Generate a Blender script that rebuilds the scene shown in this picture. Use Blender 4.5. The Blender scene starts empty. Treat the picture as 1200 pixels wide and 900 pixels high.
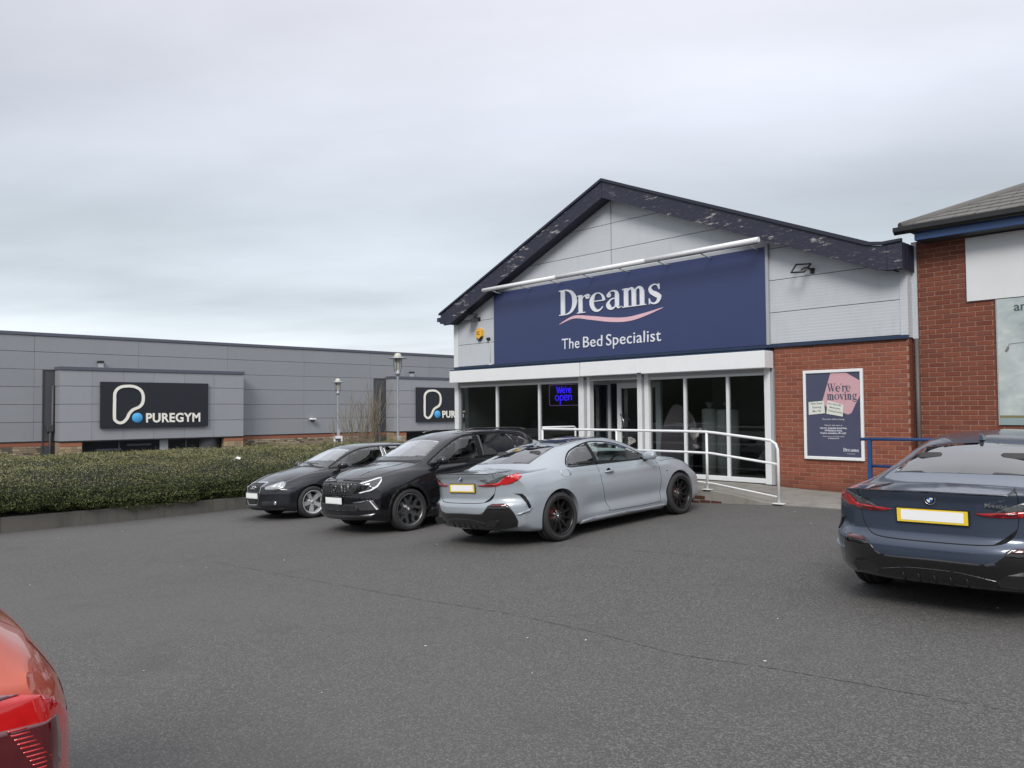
import bpy, bmesh, math, random
from mathutils import Vector, Matrix, noise
from mathutils.bvhtree import BVHTree
R = math.radians
random.seed(7)
SC = bpy.context.scene
COL = SC.collection

# ------------------------------------------------------------------ camera
cam_d = bpy.data.cameras.new('camera')
cam_d.sensor_fit = 'HORIZONTAL'; cam_d.sensor_width = 36.0
cam_d.lens = 36.0 * 910.0 / 1200.0
cam_d.clip_start = 0.05; cam_d.clip_end = 6000
cam = bpy.data.objects.new('camera', cam_d); COL.objects.link(cam)
cam.matrix_world = Matrix(((0.686408, 0.030319, 0.726584, 0.0),
                           (0.727170, -0.017367, -0.686237, 0.0),
                           (-0.008187, 0.999389, -0.033968, 1.46),
                           (0, 0, 0, 1)))
SC.camera = cam

# ------------------------------------------------------------------ colour management
SC.view_settings.view_transform = 'Standard'
SC.view_settings.look = 'None'
SC.view_settings.exposure = 0.0
SC.view_settings.gamma = 1.0

# ------------------------------------------------------------------ sky
SUN_EL, SUN_AZ = R(38), R(148)      # azimuth clockwise from +Y
world = bpy.data.worlds.new('World'); SC.world = world; world.use_nodes = True
nt = world.node_tree; nt.nodes.clear()
def wn(t, **k):
    n = nt.nodes.new(t)
    for a, v in k.items(): setattr(n, a, v)
    return n
def wmath(op, a, b=None, c=None, clamp=False):
    n = wn('ShaderNodeMath', operation=op, use_clamp=clamp)
    for i, v in enumerate((a, b, c)):
        if v is None: continue
        if isinstance(v, (int, float)): n.inputs[i].default_value = v
        else: nt.links.new(v, n.inputs[i])
    return n.outputs[0]
tc = wn('ShaderNodeTexCoord'); sep = wn('ShaderNodeSeparateXYZ')
nt.links.new(tc.outputs['Generated'], sep.inputs[0])
sx, sy, sz = sep.outputs
zc = wmath('MAXIMUM', sz, 0.0)
den = wmath('ADD', zc, 0.10)
# direction along / across the wind, so that the streaks lie nearly level in view
ax_a = wmath('ADD', wmath('MULTIPLY', sx, 0.79), wmath('MULTIPLY', sy, 0.61))
ax_b = wmath('SUBTRACT', wmath('MULTIPLY', sy, 0.79), wmath('MULTIPLY', sx, 0.61))
pa = wmath('DIVIDE', ax_a, den); pb = wmath('DIVIDE', ax_b, den)
cmb = wn('ShaderNodeCombineXYZ')
nt.links.new(wmath('MULTIPLY', pa, 0.28), cmb.inputs[0]); nt.links.new(wmath('MULTIPLY', pb, 0.62), cmb.inputs[1])
nz = wn('ShaderNodeTexNoise'); nz.inputs['Scale'].default_value = 1.0; nz.inputs['Detail'].default_value = 5.0
nz.inputs['Roughness'].default_value = 0.42; nz.inputs['Distortion'].default_value = 0.35
nt.links.new(cmb.outputs[0], nz.inputs['Vector'])
cmb2 = wn('ShaderNodeCombineXYZ')
nt.links.new(wmath('MULTIPLY', pa, 0.5), cmb2.inputs[0]); nt.links.new(wmath('MULTIPLY', pb, 0.8), cmb2.inputs[1])
cmb2.inputs[2].default_value = 7.3
nz2 = wn('ShaderNodeTexNoise'); nz2.inputs['Scale'].default_value = 1.6; nz2.inputs['Detail'].default_value = 8.0
nz2.inputs['Roughness'].default_value = 0.55
nt.links.new(cmb2.outputs[0], nz2.inputs['Vector'])
# base brightness by elevation
ramp = wn('ShaderNodeValToRGB'); nt.links.new(zc, ramp.inputs[0])
els = ramp.color_ramp.elements
els[0].position = 0.0; els[0].color = (0.78, 0.83, 0.865, 1)
els[1].position = 1.0; els[1].color = (1.45, 1.47, 1.54, 1)
for p, c in ((0.06, (0.80, 0.855, 0.895, 1)), (0.13, (0.65, 0.715, 0.775, 1)), (0.23, (0.595, 0.655, 0.715, 1)),
             (0.34, (0.67, 0.705, 0.785, 1)), (0.46, (0.74, 0.755, 0.83, 1)), (0.65, (1.00, 1.02, 1.09, 1))):
    e = els.new(p); e.color = c
mul = wmath('ADD', wmath('MULTIPLY', wmath('SUBTRACT', nz.outputs[0], 0.5), 1.0), 1.03)
mul = wmath('ADD', mul, wmath('MULTIPLY', wmath('SUBTRACT', nz2.outputs[0], 0.5), 0.42))
# small bright breaks low down over the roofs
cmb3 = wn('ShaderNodeCombineXYZ'); nt.links.new(wmath('MULTIPLY', ax_a, 5.0), cmb3.inputs[0]); nt.links.new(wmath('MULTIPLY', ax_b, 5.0), cmb3.inputs[1]); nt.links.new(wmath('MULTIPLY', sz, 22.0), cmb3.inputs[2])
nz3 = wn('ShaderNodeTexNoise'); nz3.inputs['Scale'].default_value = 1.0; nz3.inputs['Detail'].default_value = 6.0
nt.links.new(cmb3.outputs[0], nz3.inputs['Vector'])
low = wmath('SUBTRACT', 1.0, wmath('MULTIPLY', zc, 6.0), clamp=True)
puff = wmath('MULTIPLY', wmath('MULTIPLY', wmath('SUBTRACT', nz3.outputs[0], 0.56), 1.6, clamp=True), low)
mul = wmath('ADD', mul, puff)
# a heavier bank of cloud low on the north-east side with a brighter gap under it, thinner cloud above
side = wmath('ADD', wmath('MULTIPLY', sx, 0.686), wmath('MULTIPLY', sy, 0.727))
def bell(v, c, w):
    d = wmath('DIVIDE', wmath('SUBTRACT', v, c), w); return wmath('POWER', 2.71828, wmath('MULTIPLY', wmath('MULTIPLY', d, d), -1.0))
right = wmath('MULTIPLY', wmath('ADD', side, 0.15), 1.9, clamp=True)
wob = wmath('MULTIPLY', wmath('SUBTRACT', nz.outputs[0], 0.5), 0.25)
el_w = wmath('ADD', wmath('ADD', zc, wob), wmath('MULTIPLY', side, 0.05))
mul = wmath('SUBTRACT', mul, wmath('MULTIPLY', wmath('MULTIPLY', bell(el_w, 0.27, 0.070), right), 0.16))
mul = wmath('ADD', mul, wmath('MULTIPLY', wmath('MULTIPLY', bell(el_w, 0.165, 0.045), right), 0.10))
mul = wmath('ADD', mul, wmath('MULTIPLY', wmath('MULTIPLY', wmath('SUBTRACT', zc, 0.22, clamp=True), side), 0.75))
mul = wmath('SUBTRACT', mul, 0.03)
cloud = wn('ShaderNodeVectorMath', operation='SCALE')
nt.links.new(ramp.outputs[0], cloud.inputs[0]); nt.links.new(mul, cloud.inputs['Scale'])
sky = wn('ShaderNodeTexSky', sky_type='NISHITA'); sky.sun_disc = False
sky.sun_elevation = SUN_EL; sky.sun_rotation = SUN_AZ
skb = wn('ShaderNodeVectorMath', operation='SCALE'); nt.links.new(sky.outputs[0], skb.inputs[0]); skb.inputs['Scale'].default_value = 0.10
mx = wn('ShaderNodeMix', data_type='RGBA'); mx.inputs['Factor'].default_value = 0.94     # cloud cover
nt.links.new(skb.outputs[0], mx.inputs['A']); nt.links.new(cloud.outputs[0], mx.inputs['B'])
bg = wn('ShaderNodeBackground'); bg.inputs['Strength'].default_value = 1.12
nt.links.new(mx.outputs['Result'], bg.inputs['Color'])
wo = wn('ShaderNodeOutputWorld'); nt.links.new(bg.outputs[0], wo.inputs[0])

# ------------------------------------------------------------------ sun behind thin cloud
sun_d = bpy.data.lights.new('sun', 'SUN'); sun_d.energy = 2.4; sun_d.angle = R(22); sun_d.color = (1.0, 0.965, 0.91)
sun = bpy.data.objects.new('sun', sun_d); COL.objects.link(sun)
sd = Vector((math.sin(SUN_AZ) * math.cos(SUN_EL), math.cos(SUN_AZ) * math.cos(SUN_EL), math.sin(SUN_EL)))
sun.rotation_euler = (-sd).to_track_quat('-Z', 'Y').to_euler()
sun.location = (10, -10, 20)

# ------------------------------------------------------------------ material helpers
def new_mat(name):
    m = bpy.data.materials.new(name); m.use_nodes = True
    m.node_tree.nodes.clear()
    return m
class NT:
    def __init__(s, m): s.t = m.node_tree
    def n(s, typ, ins=None, **k):
        o = s.t.nodes.new(typ)
        for a, v in k.items(): setattr(o, a, v)
        for a, v in (ins or {}).items():
            sock = o.inputs[a]
            if hasattr(v, 'is_linked') or isinstance(v, bpy.types.NodeSocket): s.t.links.new(v, sock)
            else: sock.default_value = v
        return o
    def math(s, op, *a, clamp=False):
        o = s.n('ShaderNodeMath', operation=op, use_clamp=clamp)
        for i, v in enumerate(a):
            if isinstance(v, bpy.types.NodeSocket): s.t.links.new(v, o.inputs[i])
            else: o.inputs[i].default_value = v
        return o.outputs[0]
    def mix(s, f, a, b):
        o = s.n('ShaderNodeMix', data_type='RGBA')
        for nm, v in (('Factor', f), ('A', a), ('B', b)):
            if isinstance(v, bpy.types.NodeSocket): s.t.links.new(v, o.inputs[nm])
            else: o.inputs[nm].default_value = v if not isinstance(v, tuple) or len(v) == 4 else (*v, 1)
        return o.outputs['Result']
    def ramp(s, f, stops):
        o = s.n('ShaderNodeValToRGB'); s.t.links.new(f, o.inputs[0])
        e = o.color_ramp.elements
        e[0].position, e[0].color = stops[0][0], (*stops[0][1], 1)
        e[1].position, e[1].color = stops[-1][0], (*stops[-1][1], 1)
        for p, c in stops[1:-1]:
            q = e.new(p); q.color = (*c, 1)
        return o.outputs[0]
    def noise(s, scale, detail=3, rough=.5, vec=None, dist=0):
        o = s.n('ShaderNodeTexNoise', {'Scale': scale, 'Detail': detail, 'Roughness': rough, 'Distortion': dist})
        if vec is not None: s.t.links.new(vec, o.inputs['Vector'])
        return o.outputs[0]
    def obj(s): return s.n('ShaderNodeTexCoord').outputs['Object']
    def pos(s): return s.n('ShaderNodeNewGeometry').outputs['Position']
    def mapv(s, v, scale=(1, 1, 1), rot=(0, 0, 0), loc=(0, 0, 0)):
        o = s.n('ShaderNodeMapping', {'Scale': scale, 'Rotation': rot, 'Location': loc}); s.t.links.new(v, o.inputs['Vector'])
        return o.outputs[0]
    def bump(s, h, strength=.3, dist=.01):
        o = s.n('ShaderNodeBump', {'Strength': strength, 'Distance': dist}); s.t.links.new(h, o.inputs['Height'])
        return o.outputs[0]
    def out(s, sh): s.t.links.new(sh, s.n('ShaderNodeOutputMaterial').inputs[0])
    def pbsdf(s, **k):
        o = s.n('ShaderNodeBsdfPrincipled')
        for a, v in k.items():
            sock = o.inputs[a.replace('_', ' ')]
            if isinstance(v, bpy.types.NodeSocket): s.t.links.new(v, sock)
            elif isinstance(v, tuple) and len(v) == 3 and sock.type == 'RGBA': sock.default_value = (*v, 1)
            else: sock.default_value = v
        return o.outputs[0]

def simple(name, col, rough=.5, metal=0.0, var=.12, vscale=6.0, bump=0.0, bscale=60.0, coat=0.0, world_space=False, spec=.5):
    """a colour with mild mottling, so that nothing is perfectly flat"""
    m = new_mat(name); t = NT(m)
    v = t.pos() if world_space else t.obj()
    n = t.noise(vscale, 5, .6, v)
    c = t.mix(n, tuple(x * (1 - var) for x in col), tuple(min(1, x * (1 + var)) for x in col))
    k = dict(Base_Color=c, Roughness=t.math('ADD', t.math('MULTIPLY', t.math('SUBTRACT', n, .5), .15), rough, clamp=True), Metallic=metal, Coat_Weight=coat, Specular_IOR_Level=spec)
    if bump: k['Normal'] = t.bump(t.noise(bscale, 3, .5, v), bump, .01)
    t.out(t.pbsdf(**k)); return m

# ------------------------------------------------------------------ mesh helpers
class MB:
    """collects boxes, tubes, prisms; build() links them as ONE mesh object"""
    def __init__(s): s.v = []; s.f = []; s.mi = []; s.sm = []
    def add(s, vs, fs, mi=0, smooth=False):
        o = len(s.v); s.v += [tuple(v) for v in vs]
        for f in fs: s.f.append([o + i for i in f]); s.mi.append(mi); s.sm.append(smooth)
        return s
    def box(s, x0, x1, y0, y1, z0, z1, mi=0, bev=0):
        if x0 > x1: x0, x1 = x1, x0
        if y0 > y1: y0, y1 = y1, y0
        if z0 > z1: z0, z1 = z1, z0
        if bev <= 0:
            vs = [(x, y, z) for x in (x0, x1) for y in (y0, y1) for z in (z0, z1)]
            fs = [(0, 1, 3, 2), (4, 6, 7, 5), (0, 4, 5, 1), (2, 3, 7, 6), (0, 2, 6, 4), (1, 5, 7, 3)]
            return s.add(vs, fs, mi)
        b = min(bev, (x1 - x0) * .49, (y1 - y0) * .49, (z1 - z0) * .49)
        vs = []; idx = {}
        for i, x in enumerate((x0, x1)):
            for j, y in enumerate((y0, y1)):
                for k, z in enumerate((z0, z1)):
                    sx_, sy_, sz_ = (1, -1)[i], (1, -1)[j], (1, -1)[k]
                    for a, p in enumerate(((x, y + sy_ * b, z + sz_ * b), (x + sx_ * b, y, z + sz_ * b), (x + sx_ * b, y + sy_ * b, z))):
                        idx[i, j, k, a] = len(vs); vs.append(p)
        I = idx; fs = []
        for i in (0, 1):
            q = [I[i, 0, 0, 0], I[i, 1, 0, 0], I[i, 1, 1, 0], I[i, 0, 1, 0]]; fs.append(q if i else q[::-1])
            q = [I[0, i, 0, 1], I[0, i, 1, 1], I[1, i, 1, 1], I[1, i, 0, 1]]; fs.append(q if i else q[::-1])
            q = [I[0, 0, i, 2], I[1, 0, i, 2], I[1, 1, i, 2], I[0, 1, i, 2]]; fs.append(q if i else q[::-1])
        for i in (0, 1):
            for j in (0, 1):
                q = [I[i, j, 0, 0], I[i, j, 0, 1], I[i, j, 1, 1], I[i, j, 1, 0]]; fs.append(q)
                q = [I[i, 0, j, 0], I[i, 1, j, 0], I[i, 1, j, 2], I[i, 0, j, 2]]; fs.append(q)
                q = [I[0, i, j, 1], I[1, i, j, 1], I[1, i, j, 2], I[0, i, j, 2]]; fs.append(q)
                for k in (0, 1): fs.append([I[i, j, k, 0], I[i, j, k, 1], I[i, j, k, 2]])
        return s.add(vs, fs, mi)
    def tube(s, pts, r, n=10, mi=0, caps=True, closed=False):
        pts = [Vector(p) for p in pts]; rs = r if isinstance(r, (list, tuple)) else [r] * len(pts)
        m = len(pts); vs = []
        up = None
        for i, p in enumerate(pts):
            if closed: d = (pts[(i + 1) % m] - pts[i - 1]).normalized()
            elif i == 0: d = (pts[1] - p).normalized()
            elif i == m - 1: d = (p - pts[-2]).normalized()
            else: d = ((pts[i + 1] - p).normalized() + (p - pts[i - 1]).normalized()).normalized()
            if up is None:
                up = Vector((0, 0, 1)) if abs(d.z) < .9 else Vector((1, 0, 0))
            a = d.cross(up).normalized(); b = a.cross(d).normalized(); up = b
            for k in range(n):
                t = 2 * math.pi * k / n
                vs.append(p + (a * math.cos(t) + b * math.sin(t)) * rs[i])
        fs = []
        for i in range(m if closed else m - 1):
            j = (i + 1) % m
            for k in range(n):
                l = (k + 1) % n
                fs.append((i * n + k, i * n + l, j * n + l, j * n + k))
        s.add(vs, fs, mi, True)
        if caps and not closed:
            o = len(s.v) - len(vs)
            s.f.append([o + k for k in range(n)][::-1]); s.mi.append(mi); s.sm.append(False)
            s.f.append([o + (m - 1) * n + k for k in range(n)]); s.mi.append(mi); s.sm.append(False)
        return s
    def lathe(s, prof, c=(0, 0, 0), axis='z', n=32, mi=0, smooth=True):
        vs = []
        for r, h in prof:
            for k in range(n):
                t = 2 * math.pi * k / n; a, b = r * math.cos(t), r * math.sin(t)
                p = {'z': (a, b, h), 'y': (a, h, b), 'x': (h, a, b)}[axis]
                vs.append((p[0] + c[0], p[1] + c[1], p[2] + c[2]))
        fs = []
        for i in range(len(prof) - 1):
            for k in range(n):
                l = (k + 1) % n; fs.append((i * n + k, i * n + l, (i + 1) * n + l, (i + 1) * n + k))
        return s.add(vs, fs, mi, smooth)
    def prism(s, poly, fn, d0, d1, mi=0):
        """poly: 2D outline; fn(u, v, depth) -> 3D point"""
        n = len(poly)
        vs = [fn(u, v, d0) for u, v in poly] + [fn(u, v, d1) for u, v in poly]
        fs = [list(range(n))[::-1], list(range(n, 2 * n))] + [(i, (i + 1) % n, n + (i + 1) % n, n + i) for i in range(n)]
        return s.add(vs, fs, mi)
    def mesh(s, name, mats):
        me = bpy.data.meshes.new(name); me.from_pydata(s.v, [], s.f)
        for m in (mats if isinstance(mats, (list, tuple)) else [mats]): me.materials.append(m)
        me.polygons.foreach_set('material_index', s.mi); me.polygons.foreach_set('use_smooth', s.sm)
        me.validate(); me.update(); return me
    def build(s, name, mats, parent=None, fix=True):
        me = s.mesh(name, mats)
        if fix and len(me.polygons) < 60000:
            bm = bmesh.new(); bm.from_mesh(me); bmesh.ops.recalc_face_normals(bm, faces=bm.faces); bm.to_mesh(me); bm.free()
        return put(name, me, parent)
def put(name, me, parent=None):
    o = bpy.data.objects.new(name, me); COL.objects.link(o)
    if parent: o.parent = parent
    return o
def tag(o, label=None, cat=None, group=None, kind=None):
    if label: o['label'] = label
    if cat: o['category'] = cat
    if group: o['group'] = group
    if kind: o['kind'] = kind
    return o
def thing(name, label, cat, loc=(0, 0, 0), group=None):
    """an Empty at the thing's base that parents its parts; parts are modelled in its own coordinates"""
    o = bpy.data.objects.new(name, None); COL.objects.link(o); o.location = loc; o.empty_display_size = .2
    return tag(o, label, cat, group)
def copy_tree(o, parent=None):
    c = o.copy(); COL.objects.link(c)
    if parent: c.parent = parent
    for ch in [x for x in bpy.data.objects if x.parent == o]: copy_tree(ch, c)
    return c
def crom(pts, k=8, closed=False):
    """Catmull-Rom through 2D/3D points"""
    P = [Vector(p) for p in pts]; n = len(P); out = []
    for i in range(n if closed else n - 1):
        p0 = P[(i - 1) % n] if closed or i > 0 else P[0]
        p1, p2 = P[i], P[(i + 1) % n]
        p3 = P[(i + 2) % n] if closed or i < n - 2 else P[-1]
        for j in range(k):
            t = j / k
            out.append(.5 * ((2 * p1) + (-p0 + p2) * t + (2 * p0 - 5 * p1 + 4 * p2 - p3) * t * t + (-p0 + 3 * p1 - 3 * p2 + p3) * t ** 3))
    if not closed: out.append(P[-1])
    return out
def pchip(keys):
    xs = [k[0] for k in keys]; ys = [k[1] for k in keys]; n = len(xs)
    h = [xs[i + 1] - xs[i] for i in range(n - 1)]; d = [(ys[i + 1] - ys[i]) / h[i] for i in range(n - 1)]
    m = [d[0]] + [0] * (n - 2) + [d[-1]]
    for i in range(1, n - 1):
        if d[i - 1] * d[i] > 0:
            w1, w2 = 2 * h[i] + h[i - 1], h[i] + 2 * h[i - 1]
            m[i] = (w1 + w2) / (w1 / d[i - 1] + w2 / d[i])
    def f(x):
        if x <= xs[0]: return ys[0]
        if x >= xs[-1]: return ys[-1]
        i = 0
        while x > xs[i + 1]: i += 1
        t = (x - xs[i]) / h[i]
        return ((1 + 2 * t) * (1 - t) ** 2 * ys[i] + t * (1 - t) ** 2 * h[i] * m[i] + t * t * (3 - 2 * t) * ys[i + 1] + t * t * (t - 1) * h[i] * m[i + 1])
    return f
def text_mesh(body, size=1.0, extrude=.01, bold=0.0, spacing=1.0, align='LEFT', res=4):
    """built-in font text as a mesh in the XY plane"""
    cu = bpy.data.curves.new('lettering', 'FONT'); cu.body = body; cu.size = size; cu.extrude = extrude
    cu.offset = bold; cu.space_character = spacing; cu.align_x = align; cu.resolution_u = res
    ob = bpy.data.objects.new('lettering', cu); COL.objects.link(ob)
    dg = bpy.context.evaluated_depsgraph_get(); dg.update()
    me = bpy.data.meshes.new_from_object(ob.evaluated_get(dg))
    bpy.data.objects.remove(ob); bpy.data.curves.remove(cu)
    return me
def text_obj(name, body, mat, origin, right, up, width=None, height=None, parent=None, extrude=.004, bold=0.0, spacing=1.0, align='left', shear=0.0):
    """lettering standing at origin (baseline, left or centre), fitted to width and cap height"""
    me = text_mesh(body, 1.0, 0.5, bold, spacing)
    xs = [v.co.x for v in me.vertices]; ys = [v.co.y for v in me.vertices]
    x0, x1, y1 = min(xs), max(xs), max(ys)
    sxx = (width / (x1 - x0)) if width else height / y1
    syy = (height / y1) if height else sxx
    r, u = Vector(right).normalized(), Vector(up).normalized(); nn = r.cross(u); o = Vector(origin)
    off = {'left': 0, 'center': -(x1 - x0) / 2}[align]
    for v in me.vertices:
        x = (v.co.x - x0 + off) * sxx; y = v.co.y * syy; z = (v.co.z / 0.5) * extrude
        v.co = o + r * (x + shear * y) + u * y + nn * z
    me.materials.clear(); me.materials.append(mat)
    return put(name, me, parent)
def ribbon_poly(pts, widths):
    """2D outline of a stroke of varying width"""
    L, Rr = [], []
    n = len(pts)
    for i, p in enumerate(pts):
        a = Vector(pts[max(0, i - 1)]); b = Vector(pts[min(n - 1, i + 1)]); d = (b - a).normalized(); q = Vector((-d.y, d.x))
        w = widths[i] if isinstance(widths, (list, tuple)) else widths
        L.append(tuple(Vector(p) + q * w / 2)); Rr.append(tuple(Vector(p) - q * w / 2))
    return L, Rr
def stroke(mb, pts, widths, fn, d0, d1, mi=0):
    """solid stroke (strip of quads with thickness)"""
    L, Rr = ribbon_poly(pts, widths); n = len(pts)
    vs = [fn(*p, d1) for p in L] + [fn(*p, d1) for p in Rr] + [fn(*p, d0) for p in L] + [fn(*p, d0) for p in Rr]
    fs = []
    for i in range(n - 1):
        fs += [(i, i + 1, n + i + 1, n + i), (2 * n + i, 3 * n + i, 3 * n + i + 1, 2 * n + i + 1),
               (i, 2 * n + i, 2 * n + i + 1, i + 1), (n + i, n + i + 1, 3 * n + i + 1, 3 * n + i)]
    fs += [(0, n, 3 * n, 2 * n), (n - 1, 3 * n - 1, 4 * n - 1, 2 * n - 1)]
    return mb.add(vs, fs, mi)

# ------------------------------------------------------------------ materials
def mat_asphalt():
    m = new_mat('asphalt'); t = NT(m); v = t.pos()
    big = t.noise(.22, 4, .55, v); mid = t.noise(1.6, 5, .6, v)
    vo = t.n('ShaderNodeTexVoronoi', {'Scale': 120.0, 'Vector': v}); st = vo.outputs['Color']
    sepc = t.n('ShaderNodeSeparateColor', {0: st}).outputs[0]
    fine = t.noise(260, 3, .7, v)
    stone = t.math('POWER', sepc, 3.0)
    c = t.mix(stone, (.050, .0485, .047), (.190, .185, .178))
    c = t.mix(t.math('MULTIPLY', t.math('SUBTRACT', fine, .42, clamp=True), 2.2), c, (.125, .121, .117))
    c = t.mix(t.math('MULTIPLY', t.math('SUBTRACT', big, .38, clamp=True), 1.5), c, (.118, .114, .110))
    c = t.mix(t.math('MULTIPLY', t.math('SUBTRACT', mid, .55, clamp=True), 2.4), c, (.070, .069, .068))
    # oil drips and scuffs
    oil = t.noise(.9, 3, .4, t.mapv(v, loc=(7, 3, 0)))
    c = t.mix(t.math('MULTIPLY', t.math('SUBTRACT', oil, .68, clamp=True), 2.5, clamp=True), c, (.045, .044, .043))
    h = t.math('ADD', t.math('MULTIPLY', vo.outputs['Distance'], -1.0), t.math('MULTIPLY', fine, .5))
    t.out(t.pbsdf(Base_Color=c, Roughness=.88, Specular_IOR_Level=.35, Normal=t.bump(h, .55, .006))); return m
M_ASPHALT = mat_asphalt()
def mat_brick(name, dark=1.0):
    m = new_mat(name); t = NT(m)
    rnd = t.n('ShaderNodeObjectInfo').outputs['Random']
    base = t.ramp(rnd, [(0, (.205 * dark, .064 * dark, .040 * dark)), (.35, (.26 * dark, .081 * dark, .048 * dark)), (.7, (.305 * dark, .098 * dark, .056 * dark)), (1, (.225 * dark, .080 * dark, .056 * dark))])
    p = t.pos(); n1 = t.noise(38, 5, .65, p); n2 = t.noise(1.1, 4, .6, p)
    c = t.mix(t.math('MULTIPLY', n1, .5), base, (.135 * dark, .046 * dark, .034 * dark))
    c = t.mix(t.math('MULTIPLY', t.math('SUBTRACT', n2, .55, clamp=True), .9), c, (.28, .13, .10))
    z = t.n('ShaderNodeSeparateXYZ', {0: p}).outputs[2]
    foot_tone = t.math('MULTIPLY', t.math('SUBTRACT', 1.0, t.math('MULTIPLY', t.math('ADD', z, t.math('MULTIPLY', n2, .35)), 2.1), clamp=True), .55)  # brick grows darker towards the foot of the wall
    c = t.mix(foot_tone, c, (.075, .032, .026))
    t.out(t.pbsdf(Base_Color=c, Roughness=.85, Specular_IOR_Level=.3, Normal=t.bump(t.noise(90, 4, .6, p), .5, .004))); return m
M_BRICK = mat_brick('red_brick'); M_BRICKWET = mat_brick('damp_brick', .30); M_BRICK2 = mat_brick('dark_red_brick', .76)
def mat_mortar():
    m = new_mat('mortar'); t = NT(m); p = t.pos(); n = t.noise(3.0, 6, .7, p)
    z = t.n('ShaderNodeSeparateXYZ', {0: p}).outputs[2]
    c = t.mix(n, (.24, .14, .10), (.44, .28, .215))
    c = t.mix(t.math('SUBTRACT', 1.0, t.math('MULTIPLY', t.math('ADD', z, t.math('MULTIPLY', n, .3)), 2.2), clamp=True), c, (.05, .03, .026))
    t.out(t.pbsdf(Base_Color=c, Roughness=.95)); return m
M_MORTAR = mat_mortar()
def mat_ribbed(name, col, pitch, rib=.25, var=.08, rough=.45, stain=.0):
    m = new_mat(name); t = NT(m); p = t.pos()
    z = t.n('ShaderNodeSeparateXYZ', {0: p}).outputs[2]
    s = t.math('PINGPONG', t.math('MULTIPLY', z, 1 / pitch), 1.0)
    n = t.noise(.7, 5, .6, p); n2 = t.noise(5.0, 6, .7, t.mapv(p, scale=(1, 1, .25)))
    rnd = t.n('ShaderNodeObjectInfo').outputs['Random']
    f = t.math('ADD', t.math('MULTIPLY', n, .6), t.math('MULTIPLY', rnd, .4))
    c = t.mix(f, tuple(x * (1 - var) for x in col), tuple(min(1, x * (1 + var)) for x in col))
    if stain: c = t.mix(t.math('MULTIPLY', t.math('SUBTRACT', n2, .5, clamp=True), stain), c, tuple(x * .62 for x in col))
    t.out(t.pbsdf(Base_Color=c, Roughness=rough, Normal=t.bump(s, rib, pitch * .12))); return m
M_CLAD = mat_ribbed('pale_grey_cladding', (.50, .525, .555), .028, .35, .05, .42, .9)
M_GYMCLAD = mat_ribbed('mid_grey_cladding', (.235, .245, .262), .05, .15, .07, .42, .5)
M_GYMPORCH = mat_ribbed('light_grey_cladding', (.27, .28, .30), .05, .12, .06, .42, .5)
M_JOINT = simple('joint_shadow_gap', (.075, .08, .09), .8)
M_NAVYBAND = simple('navy_flashing', (.018, .034, .072), .4, var=.25)
def mat_peel():
    m = new_mat('peeling_navy_paint'); t = NT(m); p = t.pos()
    n = t.noise(6.0, 8, .75, t.mapv(p, scale=(.55, 1, 2.2))); b = t.noise(1.1, 3, .5, p); g = t.noise(26, 5, .7, t.mapv(p, scale=(.35, 1, 1.5)))
    mask = t.math('MULTIPLY', t.math('SUBTRACT', t.math('ADD', n, t.math('MULTIPLY', b, .34)), .766, clamp=True), 12.0, clamp=True)
    navy = t.mix(g, (.010, .012, .028), (.024, .027, .050))
    rim = t.mix(t.math('MULTIPLY', t.math('SUBTRACT', g, .57, clamp=True), 5.0, clamp=True), navy, (.13, .12, .14))
    c = t.mix(mask, rim, t.mix(g, (.30, .27, .26), (.56, .54, .53)))
    t.out(t.pbsdf(Base_Color=c, Roughness=.6, Normal=t.bump(t.math('SUBTRACT', 1.0, mask), .4, .003))); return m
M_PEEL = mat_peel()
M_NAVYDARK = simple('dark_navy_timber', (.016, .018, .036), .6, var=.3)
M_SIGNNAVY = simple('navy_sign_vinyl', (.034, .047, .130), .38, var=.05, vscale=.8)
M_WHITEMETAL = simple('white_coated_metal', (.74, .75, .76), .38, var=.05, vscale=2.5)
M_WHITEFRAME = simple('white_window_frame', (.66, .68, .69), .42, var=.09, vscale=5)
M_GREYFRAME = simple('grey_window_frame', (.36, .375, .39), .45, var=.1)
M_WHITEPAINT = simple('white_gloss_rail_paint', (.72, .73, .73), .33, var=.07, vscale=12)
M_LETTER = simple('pale_lettering', (.72, .74, .78), .5, var=.03)
M_PINK = simple('pale_pink_vinyl', (.72, .46, .52), .5, var=.04)
M_BOARD = simple('off_white_board', (.66, .67, .68), .6, var=.08, vscale=1.3)
M_BLUEPAINT = simple('blue_gloss_paint', (.020, .065, .19), .35, var=.15, vscale=14)
M_BLUEFASCIA = simple('blue_fascia_paint', (.030, .075, .20), .4, var=.1, vscale=2)
M_BLACKPLASTIC = simple('black_plastic', (.012, .012, .014), .45, var=.2)
M_DARKMETAL = simple('dark_grey_metal', (.05, .052, .058), .5, var=.15)
M_STEEL = simple('brushed_steel', (.55, .56, .57), .3, metal=1.0, var=.08)
M_GALV = simple('galvanised_steel', (.36, .38, .40), .45, metal=.6, var=.12)
M_TILE = simple('slate_grey_tile', (.115, .110, .105), .8, var=.25, vscale=3, bump=.3, bscale=40)
M_PIPE = simple('grey_brown_downpipe', (.105, .095, .095), .55, var=.2)
M_YELLOW = simple('yellow_plastic', (.78, .42, .045), .4, var=.06)
M_INTWALL = simple('shop_wall_paint', (.22, .22, .225), .9)
M_INTFLOOR = simple('shop_floor_vinyl', (.06, .058, .056), .6)
M_MATTRESS = simple('mattress_ticking', (.40, .40, .39), .9, var=.05)
M_BED = simple('grey_upholstery', (.18, .18, .19), .9, var=.1)
M_GYMSIGN = simple('charcoal_sign_panel', (.010, .0125, .019), .5, var=.06, vscale=1)
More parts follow.
